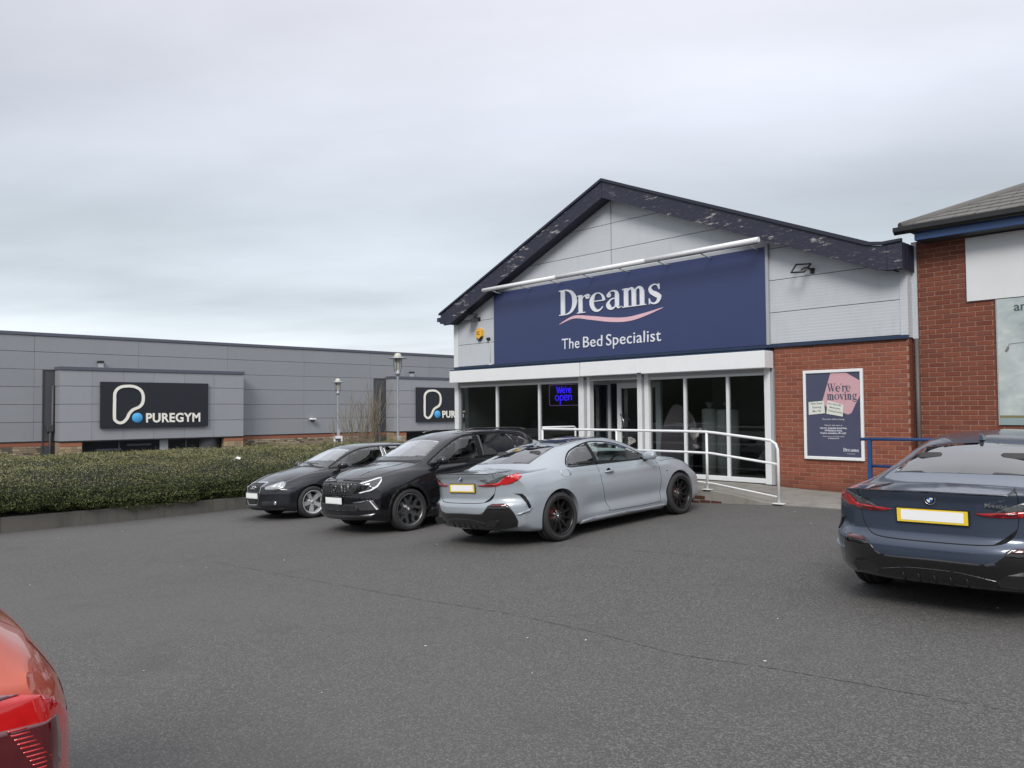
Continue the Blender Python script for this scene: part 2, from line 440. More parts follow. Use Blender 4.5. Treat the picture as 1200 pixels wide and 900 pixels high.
M_CREAM = simple('cream_acrylic', (.80, .78, .70), .4, var=.02)
M_BLUEDOT = simple('sky_blue_acrylic', (.07, .36, .70), .4, var=.03)
M_SLATEGREY = simple('slate_coping', (.085, .09, .115), .5, var=.12)
M_ALCOVE = simple('charcoal_cladding', (.062, .066, .075), .5, var=.12, vscale=1.5)
M_SOIL = simple('dark_soil', (.035, .028, .02), .95, var=.3)
M_GRIT = simple('pale_grit', (.52, .51, .48), .8, var=.2)
def mat_concrete(name, a, b, stain=(.05, .052, .04), sc=.9):
    m = new_mat(name); t = NT(m); p = t.pos()
    n = t.noise(1.3 * sc, 6, .65, p); n2 = t.noise(14 * sc, 5, .7, p); s = t.noise(2.2, 5, .7, t.mapv(p, scale=(1.6, 1.6, .35)))
    c = t.mix(n, a, b); c = t.mix(t.math('MULTIPLY', n2, .35), c, tuple(x * .6 for x in a))
    c = t.mix(t.math('MULTIPLY', t.math('SUBTRACT', s, .47, clamp=True), 2.6, clamp=True), c, stain)
    t.out(t.pbsdf(Base_Color=c, Roughness=.92, Normal=t.bump(n2, .35, .006))); return m
M_CONC = mat_concrete('paving_concrete', (.20, .19, .17), (.32, .30, .275), stain=(.115, .11, .095))
M_KERB = mat_concrete('mossy_concrete_wall', (.085, .080, .070), (.15, .14, .126), stain=(.045, .045, .035))
def mat_leaf():
    m = new_mat('hedge_leaf'); t = NT(m); p = t.pos()
    n = t.noise(.55, 4, .6, p); n2 = t.noise(9, 3, .6, p); r = t.n('ShaderNodeTexWhiteNoise', {'Vector': t.n('ShaderNodeVectorMath', {0: t.mapv(p, scale=(28, 28, 28))}, operation='FLOOR').outputs[0]}).outputs['Value']
    c = t.ramp(t.math('ADD', t.math('MULTIPLY', r, .62), t.math('MULTIPLY', n, .38)), [(.1, (.020, .031, .012)), (.36, (.048, .067, .024)), (.6, (.095, .112, .042)), (.8, (.15, .155, .064)), (1, (.20, .19, .09))])
    z = t.n('ShaderNodeSeparateXYZ', {0: t.n('ShaderNodeNewGeometry').outputs['Normal']}).outputs[2]
    t.out(t.pbsdf(Base_Color=c, Roughness=.8, Specular_IOR_Level=.15, Subsurface_Weight=0.0)); return m
M_LEAF = mat_leaf()
M_TWIG = simple('bare_twig', (.20, .165, .115), .9, var=.3, vscale=20)
M_TREEREFL = simple('reflection_foliage', (.060, .070, .045), .9, var=.5, vscale=1.5)
def mat_glass(name, tint=.42, refl=1.0, col=(.9, 1.0, .97)):
    """window pane: clear tinted transmission plus mirror reflection by Fresnel"""
    m = new_mat(name); t = NT(m)
    fr = t.n('ShaderNodeFresnel', {'IOR': 1.52}).outputs[0]
    fr = t.math('MULTIPLY', fr, t.math('SUBTRACT', 1.0, t.n('ShaderNodeNewGeometry').outputs['Backfacing']))
    tr = t.n('ShaderNodeBsdfTransparent', {'Color': (tint * col[0], tint * col[1], tint * col[2], 1)}).outputs[0]
    gl = t.n('ShaderNodeBsdfGlossy', {'Color': (1, 1, 1, 1), 'Roughness': .01}).outputs[0]
    t.out(t.n('ShaderNodeMixShader', {0: t.math('MULTIPLY', fr, refl, clamp=True), 1: tr, 2: gl}).outputs[0]); return m
M_PANE = mat_glass('shop_window_glass', .66, 1.7, (.95, 1.0, 1.0))
M_GYMPANE = simple('dark_tinted_glazing', (.008, .010, .014), .06, var=.3, vscale=.6)
def mat_emit(name, col, st):
    m = new_mat(name); t = NT(m)
    t.out(t.n('ShaderNodeEmission', {'Color': (*col, 1), 'Strength': st}).outputs[0]); return m
M_NEON = mat_emit('blue_neon', (.04, .015, 1.0), 2.3)
M_NEONFRAME = mat_emit('dim_purple_neon', (.32, .14, .42), 1.0)

# ------------------------------------------------------------------ ground
_gx = pchip([(-60, -3.0), (-24, -3.0), (-20.6, -1.2), (-19.4, -.84), (-17.66, -.765), (-14.1, -.585), (-10.7, -.425), (-9.0, -.285), (-7.15, -.175), (-5.3, -.105), (-3.5, -.065), (-1, -.02), (2, .0), (60, .1)])
def gz(x, y):
    w = .030 if x > -9 else max(.008, .030 - .022 * (-9 - x) / 8.66)
    yy = min(max(y, -4.0), 12.0); d = (yy - 12.0) if yy > 5 else -7.0
    return _gx(x) + w * d * (1.0 if x > -19 else 0.3)
def axis(vals):
    out = []
    for (a, b, n) in vals: out += [a + (b - a) * i / n for i in range(n)]
    return out + [vals[-1][1]]
xs = axis([(-3000, -300, 4), (-300, -60, 6), (-60, -26, 10), (-26, 8, 100), (8, 60, 12), (60, 300, 5), (300, 3000, 4)])
ys = axis([(-3000, -300, 4), (-300, -40, 6), (-40, -6, 14), (-6, 15, 60), (15, 60, 16), (60, 300, 5), (300, 3000, 4)])
g = MB(); nx, ny = len(xs), len(ys)
g.add([(x, y, gz(x, y)) for x in xs for y in ys], [(i * ny + j, (i + 1) * ny + j, (i + 1) * ny + j + 1, i * ny + j + 1) for i in range(nx - 1) for j in range(ny - 1)], 0, True)
ground = g.build('car_park_ground', M_ASPHALT, fix=False); tag(ground, 'dark grey asphalt car park sloping down towards the hedge', kind='structure')

# tar seams across the asphalt, a few millimetres proud
def seam(name, pts, w, seedv):
    rr = random.Random(seedv); P = crom(pts, 26); mb = MB(); i = 0
    while i < len(P) - 3:
        run = rr.randint(5, 22); seg = P[i:i + run]
        if len(seg) > 2:
            ww = [w * rr.uniform(.35, 1.25) for _ in seg]; ww[0] = ww[-1] = .002
            seg = [Vector((p[0] + rr.uniform(-.006, .006), p[1] + rr.uniform(-.006, .006))) for p in seg]
            L, Rr = ribbon_poly(seg, ww); n = len(seg)
            mb.add([(x, y, gz(x, y) + .004) for x, y in L] + [(x, y, gz(x, y) + .004) for x, y in Rr], [(a, n + a, n + a + 1, a + 1) for a in range(n - 1)])
        i += run - 1 + (rr.randint(0, 3))
    o = mb.build(name, M_TAR, fix=False); return tag(o, kind='structure')
M_TAR = simple('tar_seam', (.070, .068, .066), .85, var=.45, vscale=30)
seam('asphalt_seam', [(-10.82, 4.45), (-8.68, 4.39), (-7.34, 4.4), (-5.97, 4.5), (-5.05, 4.64), (-4.37, 4.67), (-4.01, 4.68), (-3.49, 4.65), (-3.2, 4.65), (-2.63, 4.79), (-2.1, 4.88), (-1.64, 4.94), (-1.23, 5.01)], .010, 3)
seam('asphalt_seam', [(-7.12, 7.32), (-6.46, 7.56), (-5.48, 7.65), (-4.65, 7.77), (-4.04, 7.95), (-3.55, 8.1)], .009, 5)
# scattered grit and litter
mb = MB(); rr = random.Random(11)
for i in range(46):
    x, y = rr.uniform(-16, 0), rr.uniform(.8, 11.5)
    s = rr.choice((.003, .004, .005, .007)) * (1.6 if rr.random() < .12 else 1); z = gz(x, y) + .003
    mb.box(x - s * rr.uniform(.6, 1.6), x + s, y - s, y + s * rr.uniform(.6, 1.8), z, z + s * .8, 0, s * .3)
o = mb.build('loose_grit', M_GRIT); tag(o, 'scattered specks of pale grit on the asphalt', kind='stuff')
o['category'] = 'grit'

# raised concrete ramp and landing along the shop front, footway beyond it
def zfront(x): return pchip([(-18, .03), (-7.75, .025), (-7.35, .0), (-6.35, -.115), (-5.9, -.10), (-5.3, -.088), (6, -.075)])(x)
def zback(x): return pchip([(-18, .03), (-7.6, .03), (-7.0, .0), (-6.0, -.02), (6, -.03)])(x)
def yfront(x): return pchip([(-18, 11.98), (-6.3, 11.98), (-5.4, 11.93), (-4, 11.9), (6, 11.9)])(x)
mb = MB(); xs2 = axis([(-17.2, -8, 12), (-8, -5, 24), (-5, 6, 12)]); rows = 8; V = []
for x in xs2:
    V.append((x, yfront(x), gz(x, 11.9) - .25))
    V.append((x, yfront(x), zfront(x) - .008)); 
    for j in range(rows + 1):
        f = j / rows; y = yfront(x) + .012 + (13.66 - yfront(x)) * f; V.append((x, y, zfront(x) * (1 - f) + zback(x) * f))
K = rows + 3
mb.add(V, [(i * K + j, (i + 1) * K + j, (i + 1) * K + j + 1, i * K + j + 1) for i in range(len(xs2) - 1) for j in range(K - 1)])
ramp_o = mb.build('entrance_ramp', M_CONC); tag(ramp_o, 'worn concrete footway and ramp rising to the shop door', kind='structure')
# brick courses showing at the foot of the ramp edge
rowb = 0
brick_cache = {}
def brick_mesh(w, h, d, mat):
    k = (round(w, 3), round(h, 3), round(d, 3), mat.name)
    if k not in brick_cache:
        m_ = MB(); m_.box(0, w, 0, d, 0, h, 0, .004); brick_cache[k] = m_.mesh('brick', mat)
    return brick_cache[k]
rr = random.Random(5)
for r_ in range(2):
    x = -8.5 + (.1125 if r_ else 0)
    while x < -7.55 - r_ * .18:
        z = -.19 + .072 * r_ - (.02 if x < -8 else 0)
        o = put('brick', brick_mesh(.213, .062, .1, M_BRICKWET), ramp_o); o.location = (x, 11.974 + rr.uniform(-.002, .001), z - .03); x += .225

# ------------------------------------------------------------------ brick walls
def brick_wall(parent, y, x0, x1, z0, z1, bl, ch, mat, keep, hide=None, sd=1):
    """bricks facing -Y, front faces at y; keep(x,z) -> an object of its own, else joined"""
    rr = random.Random(sd); joined = MB(); n = 0
    r_ = 0; z = z0; jt = .0105
    while z < z1 - .01:
        h = min(ch - jt, z1 - z)
        x = x0 - (bl / 2 if r_ % 2 else 0)
        while x < x1 - .005:
            a, b = max(x, x0), min(x + bl - jt, x1)
            if b - a > .02:
                cx, cz = (a + b) / 2, z + h / 2
                if not (hide and hide(cx, cz)):
                    dy = rr.uniform(-.0022, .0015)
                    if keep(cx, cz):
                        o = put('brick', brick_mesh(b - a, h, .06, mat), parent); o.location = (a, y + dy, z); n += 1
                    else: joined.box(a, b, y + dy, y + .05, z, z + h)
            x += bl
        z += ch; r_ += 1
    if joined.v:
        o = joined.build('bricks', mat, parent); o['kind'] = 'stuff'
    return n

# ------------------------------------------------------------------ the bed shop
YW = 13.57
shop = thing('shop_building', 'gabled bed shop with pale grey cladding, peeling navy bargeboards and red brick wall', 'shop', (-11, YW, 0))
OFF = Vector((11, -YW, 0))
def S(mb):                       # shift world coordinates into the shop's own frame
    mb.v = [(v[0] + 11, v[1] - YW, v[2]) for v in mb.v]; return mb
wall = S(MB().box(-7.20, -4.826, YW + .007, YW + .25, -.25, 2.60)).build('brick_wall', M_MORTAR, shop)
n1 = 0
holder = wall
def keep_s(cx, cz): return True
def hide_s(cx, cz): return -6.52 < cx < -5.65 and .62 < cz < 2.05
for_off = (11, -YW)
_bw = MB()
def shop_bricks():
    rr = random.Random(2); r_ = 0; z = -.225; joined = MB(); n = 0
    while z < 2.57:
        h = .0645 if z + .0645 < 2.595 else 2.595 - z
        x = -7.195 - (.1125 if r_ % 2 else 0)
        while x < -4.83:
            a, b = max(x, -7.195), min(x + .2145, -4.822)
            if b - a > .02:
                cx, cz = (a + b) / 2, z + h / 2; dy = rr.uniform(-.002, .0015)
                if hide_s(cx, cz) or cz < -.05: joined.box(a + 11, b + 11, dy, .05, z, z + h)
                else:
                    o = put('brick', brick_mesh(b - a, h, .06, M_BRICK), wall); o.location = (a + 11, dy, z); n += 1
            x += .225
        z += .075; r_ += 1
    o = joined.build('bricks', M_BRICK, wall); o['kind'] = 'stuff'
    return n
NSB = shop_bricks()
# brick return of the wall beside the downpipe
mb = MB(); r_ = 0; z = -.225
while z < 2.57:
    if r_ % 2: mb.box(-4.92 + 11, -4.822 + 11 + .002, .0615, .155, z, z + .0645); mb.box(-4.92 + 11, -4.822 + 11 + .002, .165, .26, z, z + .0645)
    else: mb.box(-4.92 + 11, -4.822 + 11 + .002, .0605, .26, z, z + .0645)
    z += .075; r_ += 1
o = mb.build('bricks', M_BRICK2, wall); o['kind'] = 'stuff'  # darker brick puts the shade of the return into its colour

def clip_poly(poly, f):
    """Sutherland-Hodgman against f(x,z) >= 0 (f linear)"""
    out = []
    for i in range(len(poly)):
        p, q = poly[i], poly[(i + 1) % len(poly)]; a, b = f(*p), f(*q)
        if a >= 0: out.append(p)
        if (a >= 0) != (b >= 0):
            t = a / (a - b); out.append((p[0] + (q[0] - p[0]) * t, p[1] + (q[1] - p[1]) * t))
    return out
AX = -11.07
def under_gable(poly, top=6.29, slope=.42):
    poly = clip_poly(poly, lambda x, z: top - slope * (x - AX) - z) if True else poly
    return clip_poly(poly, lambda x, z: top + slope * (x - AX) - z)
def xz(y0):                      # prism mapping: poly (x, z), depth along -Y
    return lambda u, v, d: (u + 11, y0 - YW - d, v)
backing = MB(); backing.prism([(-16.66, 2.66), (-4.84, 2.66), (-4.84, 3.70), (-11.07, 6.31), (-16.66, 3.95)], xz(YW + .12), 0, .10)
backing.build('inner_wall', M_JOINT, shop)
for (a, b) in ((-16.50, -11.085), (-11.065, -4.93)):
    zz = [2.665, 3.255, 3.865, 4.465, 5.055, 5.655, 6.30]
    for i in range(6):
        p = under_gable([(a, zz[i] + .006), (b, zz[i] + .006), (b, zz[i + 1] - .006), (a, zz[i + 1] - .006)])
        if len(p) > 2: MB().prism(p, xz(YW + .02), 0, .022).build('cladding_panel', M_CLAD, shop)
# corner trims
MB().prism([(-16.69, 2.66), (-16.505, 2.66), (-16.505, 3.98), (-16.69, 3.92)], xz(YW + .02), 0, .028).build('corner_trim', M_WHITEFRAME, shop)
mb = MB().box(-4.925 + 11, -4.80 + 11, -.012, .04, 2.655, 3.74); mb.box(-4.845 + 11, -4.80 + 11, .04, .2, 2.62, 3.74); mb.box(-4.80 + 11, -4.72 + 11, .185, .205, 2.60, 4.2)
mb.build('corner_trim', M_CLAD, shop)
S(MB().box(-16.64, -4.80, YW - .055, YW + .01, 2.592, 2.658, 0, .006)).build('flashing_band', M_NAVYBAND, shop)
# side and rear walls, roof
S(MB().box(-16.66, -4.84, YW + .22, 28, 2.66, 3.9)).build('upper_wall', M_CLAD, shop).hide_render = False
S(MB().box(-16.60, -16.45, YW + .3, 28, -.3, 2.66).box(-4.98, -4.84, YW + .26, 28, -.3, 2.66).box(-16.6, -4.84, 27.8, 28, -.3, 2.66)).build('side_wall', M_INTWALL, shop)
for s_ in (-1, 1):
    mb = MB(); c = AX
    zt = lambda x: 6.60 - .42 * abs(x - c)
    xe = -16.85 if s_ < 0 else -5.25
    mb.add([(c + 11, -.33, 6.56), (xe + 11, -.33, zt(xe) - .04), (xe + 11, 14.6, zt(xe) - .04), (c + 11, 14.6, 6.56),
            (c + 11, -.33, 6.62), (xe + 11, -.33, zt(xe) + .02), (xe + 11, 14.6, zt(xe) + .02), (c + 11, 14.6, 6.62)],
           [(0, 1, 2, 3), (7, 6, 5, 4), (0, 4, 5, 1), (1, 5, 6, 2), (2, 6, 7, 3), (3, 7, 4, 0)])
    mb.build('roof_slope', M_TILE, shop)
# bargeboards (front face at y 13.22), verge strip on top, soffit below
YB = 13.22
zt = lambda x: 6.585 - .42 * abs(x + 11.05)
MB().prism([(-11.055, 6.53), (-16.84, zt(-16.84) - .05), (-16.86, 3.90), (-16.72, 3.86), (-16.70, 3.80), (-16.50, 3.80), (-11.055, 6.17)], xz(YB), -.035, 0).build('bargeboard', M_PEEL, shop)
MB().prism([(-11.045, 6.53), (-11.045, 6.17), (-5.17, 3.745), (-4.99, 3.715), (-4.99, 4.16), (-5.07, 4.135), (-5.30, 4.175)], xz(YB), -.035, 0).build('bargeboard', M_PEEL, shop)
MB().prism([(-4.984, 3.715), (-4.984, 4.155), (-4.75, 4.155), (-4.75, 3.715)], xz(YB), -.035, 0).build('bargeboard', M_PEEL, shop)
mb = MB(); mb.prism([(-11.05, 6.60), (-16.90, 4.145), (-16.90, 4.095), (-11.05, 6.54)], xz(YB - .012), -.045, .02)
mb.build('verge_strip', M_NAVYDARK, shop)
mb = MB(); mb.prism([(-11.046, 6.60), (-11.046, 6.54), (-5.31, 4.18), (-5.08, 4.145), (-4.75, 4.16), (-4.75, 4.205), (-5.05, 4.195), (-5.25, 4.225)], xz(YB - .012), -.045, .02)
mb.build('verge_strip', M_NAVYDARK, shop)
mb = MB()                        # soffit under the overhang, and the boarded end
mb.prism([(-16.52, 3.82), (-11.06, 6.185), (-5.14, 3.76), (-4.77, 3.745), (-4.77, 3.775), (-5.12, 3.79), (-11.06, 6.215), (-16.52, 3.85)], xz(YW + .015), 0, .33)
mb.build('soffit', M_NAVYDARK, shop)
mb = MB()
for k in range(7): mb.box(6.228, 6.248 + .004 * (k % 2), -.349 + .077 * k, -.349 + .077 * k + .072, 3.712, 4.15)
mb.build('boarded_end', M_NAVYDARK, shop)
mb = MB(); mb.box(-16.99 + 11, -16.87 + 11, -.36, 14, 3.92, 4.03); mb.box(-16.88 + 11, -16.74 + 11, -.345, 14, 3.86, 3.92)
mb.build('gutter', M_NAVYBAND, shop)

# shop front: white shutter boxes
for i, (a, b, dy, dz) in enumerate(((-16.47, -11.775, 0, 0), (-11.745, -10.105, .006, .004), (-10.10, -7.20, .012, -.006))):
    S(MB().box(a, b, YB - dy, YW - .02, 2.215 + dz, 2.53, 0, .008)).build('shutter_box', M_WHITEMETAL, shop)
S(MB().box(-16.46, -7.21, YB + .02, YW + .02, 2.53, 2.56, 0).box(-10.12, -10.02, YB - .02, YB, 2.21, 2.235)).build('shutter_box_flashing', M_NAVYBAND, shop)
S(MB().box(-16.4, -7.22, YW - .06, YW + .06, 2.145, 2.215)).build('shutter_lath', M_GREYFRAME, shop)
S(MB().box(-16.5, -11.72, YW + .06, YW + .2, 2.12, 2.62).box(-10.2, -7.2, YW + .06, YW + .2, 2.12, 2.62)).build('lintel', M_DARKMETAL, shop)
for (a, b, m_) in ((-16.60, -16.44, M_WHITEFRAME), (-12.06, -11.90, M_WHITEFRAME), (-11.80, -11.71, M_WHITEFRAME), (-10.36, -10.24, M_WHITEFRAME), (-10.17, -10.06, M_WHITEFRAME), (-7.38, -7.26, M_WHITEFRAME)):
    S(MB().box(a, b, YW - .07, YW + .08, .03, 2.22, 0, .008)).build('post', m_, shop)
for (a, b) in ((-16.44, -16.41), (-11.90, -11.80), (-10.24, -10.17), (-7.26, -7.205)):
    S(MB().box(a, b, YW - .045, YW + .06, .03, 2.22).box(a + .3 * (b - a), b - .3 * (b - a), YW - .06, YW - .045, .03, 2.22)).build('shutter_guide', M_GREYFRAME, shop)
S(MB().box(-16.6, -11.7, YW - .01, YW + .2, -.2, .03).box(-10.3, -7.2, YW - .01, YW + .2, -.2, .045)).build('plinth', M_BRICK, shop)
def window(x0, x1, mull, label=None):
    fr = S(MB().box(x0, x1, YW - .03, YW + .05, 2.09, 2.145, 0, .006)).build('window', M_WHITEFRAME, shop)
    S(MB().box(x0, x1, YW - .055, YW + .05, .045, .135, 0, .006)).build('sill', M_WHITEFRAME, fr)
    xsx = [x0] + mull + [x1]
    for x in mull: S(MB().box(x - .028, x + .028, YW - .04, YW + .05, .136, 2.089, 0, .005)).build('mullion', M_WHITEFRAME, fr)
    for a, b in zip(xsx[:-1], xsx[1:]):
        S(MB().box(a + .01, b - .01, YW + .008, YW + .014, .12, 2.10)).build('pane', M_PANE, fr)
    return fr
window(-16.41, -12.06, [-14.92, -13.38])
window(-10.06, -7.38, [-9.17, -8.18])
# recessed entrance lobby
YE = YW + .62
S(MB().box(-11.72, -10.2, YW + .08, YE + .06, 2.16, 2.2).box(-11.72, -10.2, YW - .05, YW + .08, 2.12, 2.21)).build('lobby_ceiling', M_WHITEFRAME, shop)
S(MB().box(-11.76, -10.15, YW - .06, YE + .1, -.02, .045)).build('door_step', M_CONC, shop)
side = S(MB().box(-11.74, -11.70, YW + .09, YE, 2.04, 2.12).box(-11.74, -11.70, YW + .09, YE, .05, .15)).build('lobby_side_window', M_GREYFRAME, shop)
S(MB().box(-11.725, -11.718, YW + .09, YE - .02, .15, 2.04)).build('pane', M_PANE, side)
S(MB().box(-11.76, -11.66, YE - .03, YE + .05, .04, 2.13, 0, .006)).build('post', M_GREYFRAME, shop)
sl = S(MB().box(-11.66, -10.2, YE - .02, YE + .05, 2.07, 2.16)).build('sidelight', M_GREYFRAME, shop)
S(MB().box(-11.66, -11.45, YE + .01, YE + .018, .06, 2.07)).build('pane', M_PANE, sl)
door = S(MB().box(-11.45, -11.34, YE - .03, YE + .05, .05, 2.07, 0, .006).box(-10.36, -10.22, YE - .03, YE + .05, .05, 2.07, 0, .006)
         .box(-11.34, -10.36, YE - .028, YE + .048, 1.95, 2.07).box(-11.34, -10.36, YE - .028, YE + .048, .05, .25)).build('door', M_WHITEFRAME, shop)
S(MB().box(-11.34, -10.36, YE + .008, YE + .016, .25, 1.95)).build('pane', M_PANE, door)
hp = [(-11.36 + 11 + .16 * math.sin(math.pi * t / 12), YE - YW - .03 - .07 * math.sin(math.pi * t / 12) ** .5, .95 + .42 * t / 12) for t in range(13)]
MB().tube(hp, .013, 8).build('handle', M_STEEL, door)
hp = [(p[0] + .10, p[1] + .16, p[2]) for p in hp]
MB().tube(hp, .012, 8).build('handle', M_DARKMETAL, door)
# inside
S(MB().box(-16.45, -4.98, YW + .25, 27.8, -.05, .04)).build('shop_floor', M_INTFLOOR, shop)
S(MB().box(-16.45, -4.98, YW + .25, 27.8, 2.6, 2.66)).build('shop_ceiling', M_INTWALL, shop)
S(MB().box(-16.45, -12.3, 16.9, 17.0, .04, 2.6).box(-10.2, -4.98, 16.2, 16.3, .04, 2.6)).build('partition', M_INTWALL, shop)

# things seen through the glass
def rolled(x, y, h, r, lab):
    t_ = thing('rolled_mattress', lab, 'mattress', (x, y, .04), 'white rolled mattresses in the window')
    MB().lathe([(0, 0), (r, .01), (r * 1.02, h * .3), (r, h * .7), (r * .97, h - .03), (r * .9, h), (0, h + .01)], n=24).build('roll', M_MATTRESS, t_)
    MB().lathe([(.02, h), (.05, h + .05), (.10, h + .14), (.03, h + .1), (0, h + .1)], n=10).build('tied_end', M_MATTRESS, t_)
    MB().lathe([(r * 1.03, h * .62), (r * 1.03, h * .66)], n=24).build('strap', M_BED, t_)
rolled(-9.08, YW + .75, 1.42, .17, 'thinner white rolled mattress standing behind the right window')
rolled(-8.62, YW + .70, 1.40, .23, 'fatter white rolled mattress standing behind the right window')
t_ = thing('display_board', 'pink pebble-shaped board with writing behind the right window', 'sign', (-9.68, YW + .45, .05))
pp = crom([(-.42, .35), (-.40, .95), (-.18, 1.42), (.02, 1.50), (.34, 1.30), (.46, .95), (.40, .5), (.1, .28)], 5, True)
MB().prism([tuple(p) for p in pp], lambda u, v, d: (u, d, v), 0, .03).build('board', simple('dusty_pink_board', (.27, .20, .22), .7), t_)
MB().box(-.3, .3, -.02, .10, 0, .42).build('base', M_BED, t_)
for k, s_ in enumerate(('Let us', 'find you', 'a bed', "you'll love")):
    text_obj('lettering', s_, M_BED, (-.02, -.002, 1.14 - .13 * k), (1, 0, 0), (0, 0, 1), height=.075, parent=t_, align='center', extrude=.003)
for i, (x, y, lab) in enumerate(((-15.4, 15.0, 'made bed behind the leftmost shop window'), (-13.0, 15.0, 'made bed behind the window with the neon sign'), (-6.8, 15.1, 'made bed deep behind the right shop window'))):
    t_ = thing('display_bed', lab, 'bed', (x, y, .04), 'beds on display in the shop')
    MB().box(-.7, .7, -.9, .9, .08, .36, 0, .03).build('base', M_BED, t_)
    MB().box(-.7, .7, -.9, .9, .365, .62, 0, .06).build('mattress', M_MATTRESS, t_)
    MB().box(-.75, .75, .92, 1.02, .05, 1.15, 0, .03).build('headboard', M_BED, t_)
    MB().box(-.6, -.05, .45, .85, .62, .74, 0, .05).build('pillow', M_MATTRESS, t_); MB().box(.05, .6, .45, .85, .62, .74, 0, .05).build('pillow', M_MATTRESS, t_)

# ------------------------------------------------------------------ serif glyphs for the big lettering (unit: x-height 1 = 1.0 em units below)
# each glyph: list of (centreline points, widths) strokes in a box with baseline 0, x-height .70, cap/ascender 1.0; and its advance
def arc(cx, cy, rx, ry, a0, a1, n=16): return [(cx + rx * math.cos(R(a0 + (a1 - a0) * i / n)), cy + ry * math.sin(R(a0 + (a1 - a0) * i / n))) for i in range(n + 1)]
def wvar(n, f): return [f(i / (n - 1)) for i in range(n)]
def lerpw(*ks):
    f = pchip(list(ks)); return lambda t: f(t)
GL = {}
def G(ch, adv, *strokes): GL[ch] = (adv, strokes)
st = .17; th = .035
def st_(pts, w): return (pts, w)
a = arc(.30, .5, .345, .468, 90, -90, 22)
G('D', .74, ([(.16, .0), (.16, 1.0)], st), ([(0, .018), (.34, .018)], th), ([(0, .982), (.34, .982)], th), (a, wvar(23, lerpw((0, .035), (.25, .12), (.5, .185), (.75, .12), (1, .035)))))
G('r', .52, ([(.14, 0), (.14, .70)], .15), ([(0, .018), (.32, .018)], th), ([(.0, .665), (.12, .69)], .035), (crom([(.16, .40), (.24, .60), (.36, .665), (.44, .66)], 5), wvar(16, lerpw((0, .03), (.6, .05), (1, .10)))), (arc(.425, .61, .045, .045, 0, 360, 12), .095))
e_ = arc(.29, .35, .235, .335, 5, 325, 28)
G('e', .58, (e_, wvar(29, lerpw((0, .10), (.25, .035), (.5, .165), (.72, .12), (1, .03)))), ([(.16, .385), (.53, .385)], .035))
G('a', .62, ([(.43, .10), (.43, .52)], .145), (crom([(.43, .50), (.40, .63), (.27, .685), (.13, .62), (.12, .55)], 6), wvar(25, lerpw((0, .14), (.3, .08), (.55, .04), (1, .06)))), (arc(.135, .535, .04, .04, 0, 360, 12), .085),
  (crom([(.40, .40), (.22, .37), (.10, .22), (.16, .06), (.28, .03), (.40, .13)], 6), wvar(31, lerpw((0, .03), (.3, .07), (.5, .15), (.7, .10), (1, .03)))), (crom([(.42, .14), (.48, .03), (.60, .07)], 5), wvar(11, lerpw((0, .10), (.5, .06), (1, .02)))))
def nn_(x): return [([(x + .14, 0), (x + .14, .70)], .15), ([(x, .018), (x + .28, .018)], th)]
def hump(x, w=.28): return [(crom([(x + .16, .45), (x + .22, .61), (x + .31, .675), (x + w + .075, .63), (x + w + .115, .50)], 6), wvar(25, lerpw((0, .03), (.5, .075), (1, .145)))), ([(x + w + .115, .0), (x + w + .115, .54)], .15), ([(x + w - .01, .018), (x + w + .25, .018)], th)]
G('m', .90, *nn_(0), ([(.0, .665), (.12, .69)], .035), *hump(0, .30), *hump(.275, .31))
G('n', .58, *nn_(0), ([(.0, .665), (.12, .69)], .035), *hump(0, .28))
G('s', .46, (crom([(.38, .52), (.31, .665), (.18, .68), (.075, .58), (.12, .44), (.27, .33), (.375, .22), (.32, .06), (.18, .015), (.07, .09), (.045, .20)], 6), wvar(61, lerpw((0, .03), (.2, .05), (.35, .11), (.5, .17), (.65, .12), (.82, .05), (1, .03)))), ([(.375, .50), (.375, .70)], .03), ([(.045, .0), (.045, .21)], .03))
G('W', 1.10, (crom([(.12, .98), (.32, .05)], 4), .15), (crom([(.36, .03), (.55, .95)], 4), .04), (crom([(.50, .98), (.70, .05)], 4), .15), (crom([(.74, .03), (.98, .98)], 4), .04), ([(0, .982), (.26, .982)], th), ([(.40, .982), (.64, .982)], th), ([(.86, .982), (1.08, .982)], th))
G('o', .60, (arc(.29, .35, .225, .325, 0, 360, 30), wvar(31, lerpw((0, .15), (.25, .04), (.5, .15), (.75, .04), (1, .15)))))
G('v', .58, (crom([(.10, .69), (.29, .04)], 4), .14), (crom([(.32, .03), (.50, .69)], 4), .04), ([(0, .682), (.24, .682)], th), ([(.38, .682), (.60, .682)], th))
G('i', .32, ([(.15, 0), (.15, .70)], .15), ([(0, .018), (.30, .018)], th), ([(.02, .665), (.12, .69)], .035), (arc(.15, .90, .035, .035, 0, 360, 10), .08))
G('g', .58, (arc(.27, .46, .17, .20, 0, 360, 24), wvar(25, lerpw((0, .12), (.25, .04), (.5, .12), (.75, .04), (1, .12)))), (crom([(.14, .24), (.10, .12), (.30, .07), (.50, -.02), (.42, -.20), (.22, -.23), (.07, -.14), (.14, -.03), (.30, .0)], 5), wvar(41, lerpw((0, .04), (.3, .12), (.55, .05), (1, .04)))), (crom([(.42, .60), (.50, .68), (.56, .64)], 4), .05))
G("'", .20, ([(.09, .74), (.10, .98)], [.03, .10]))
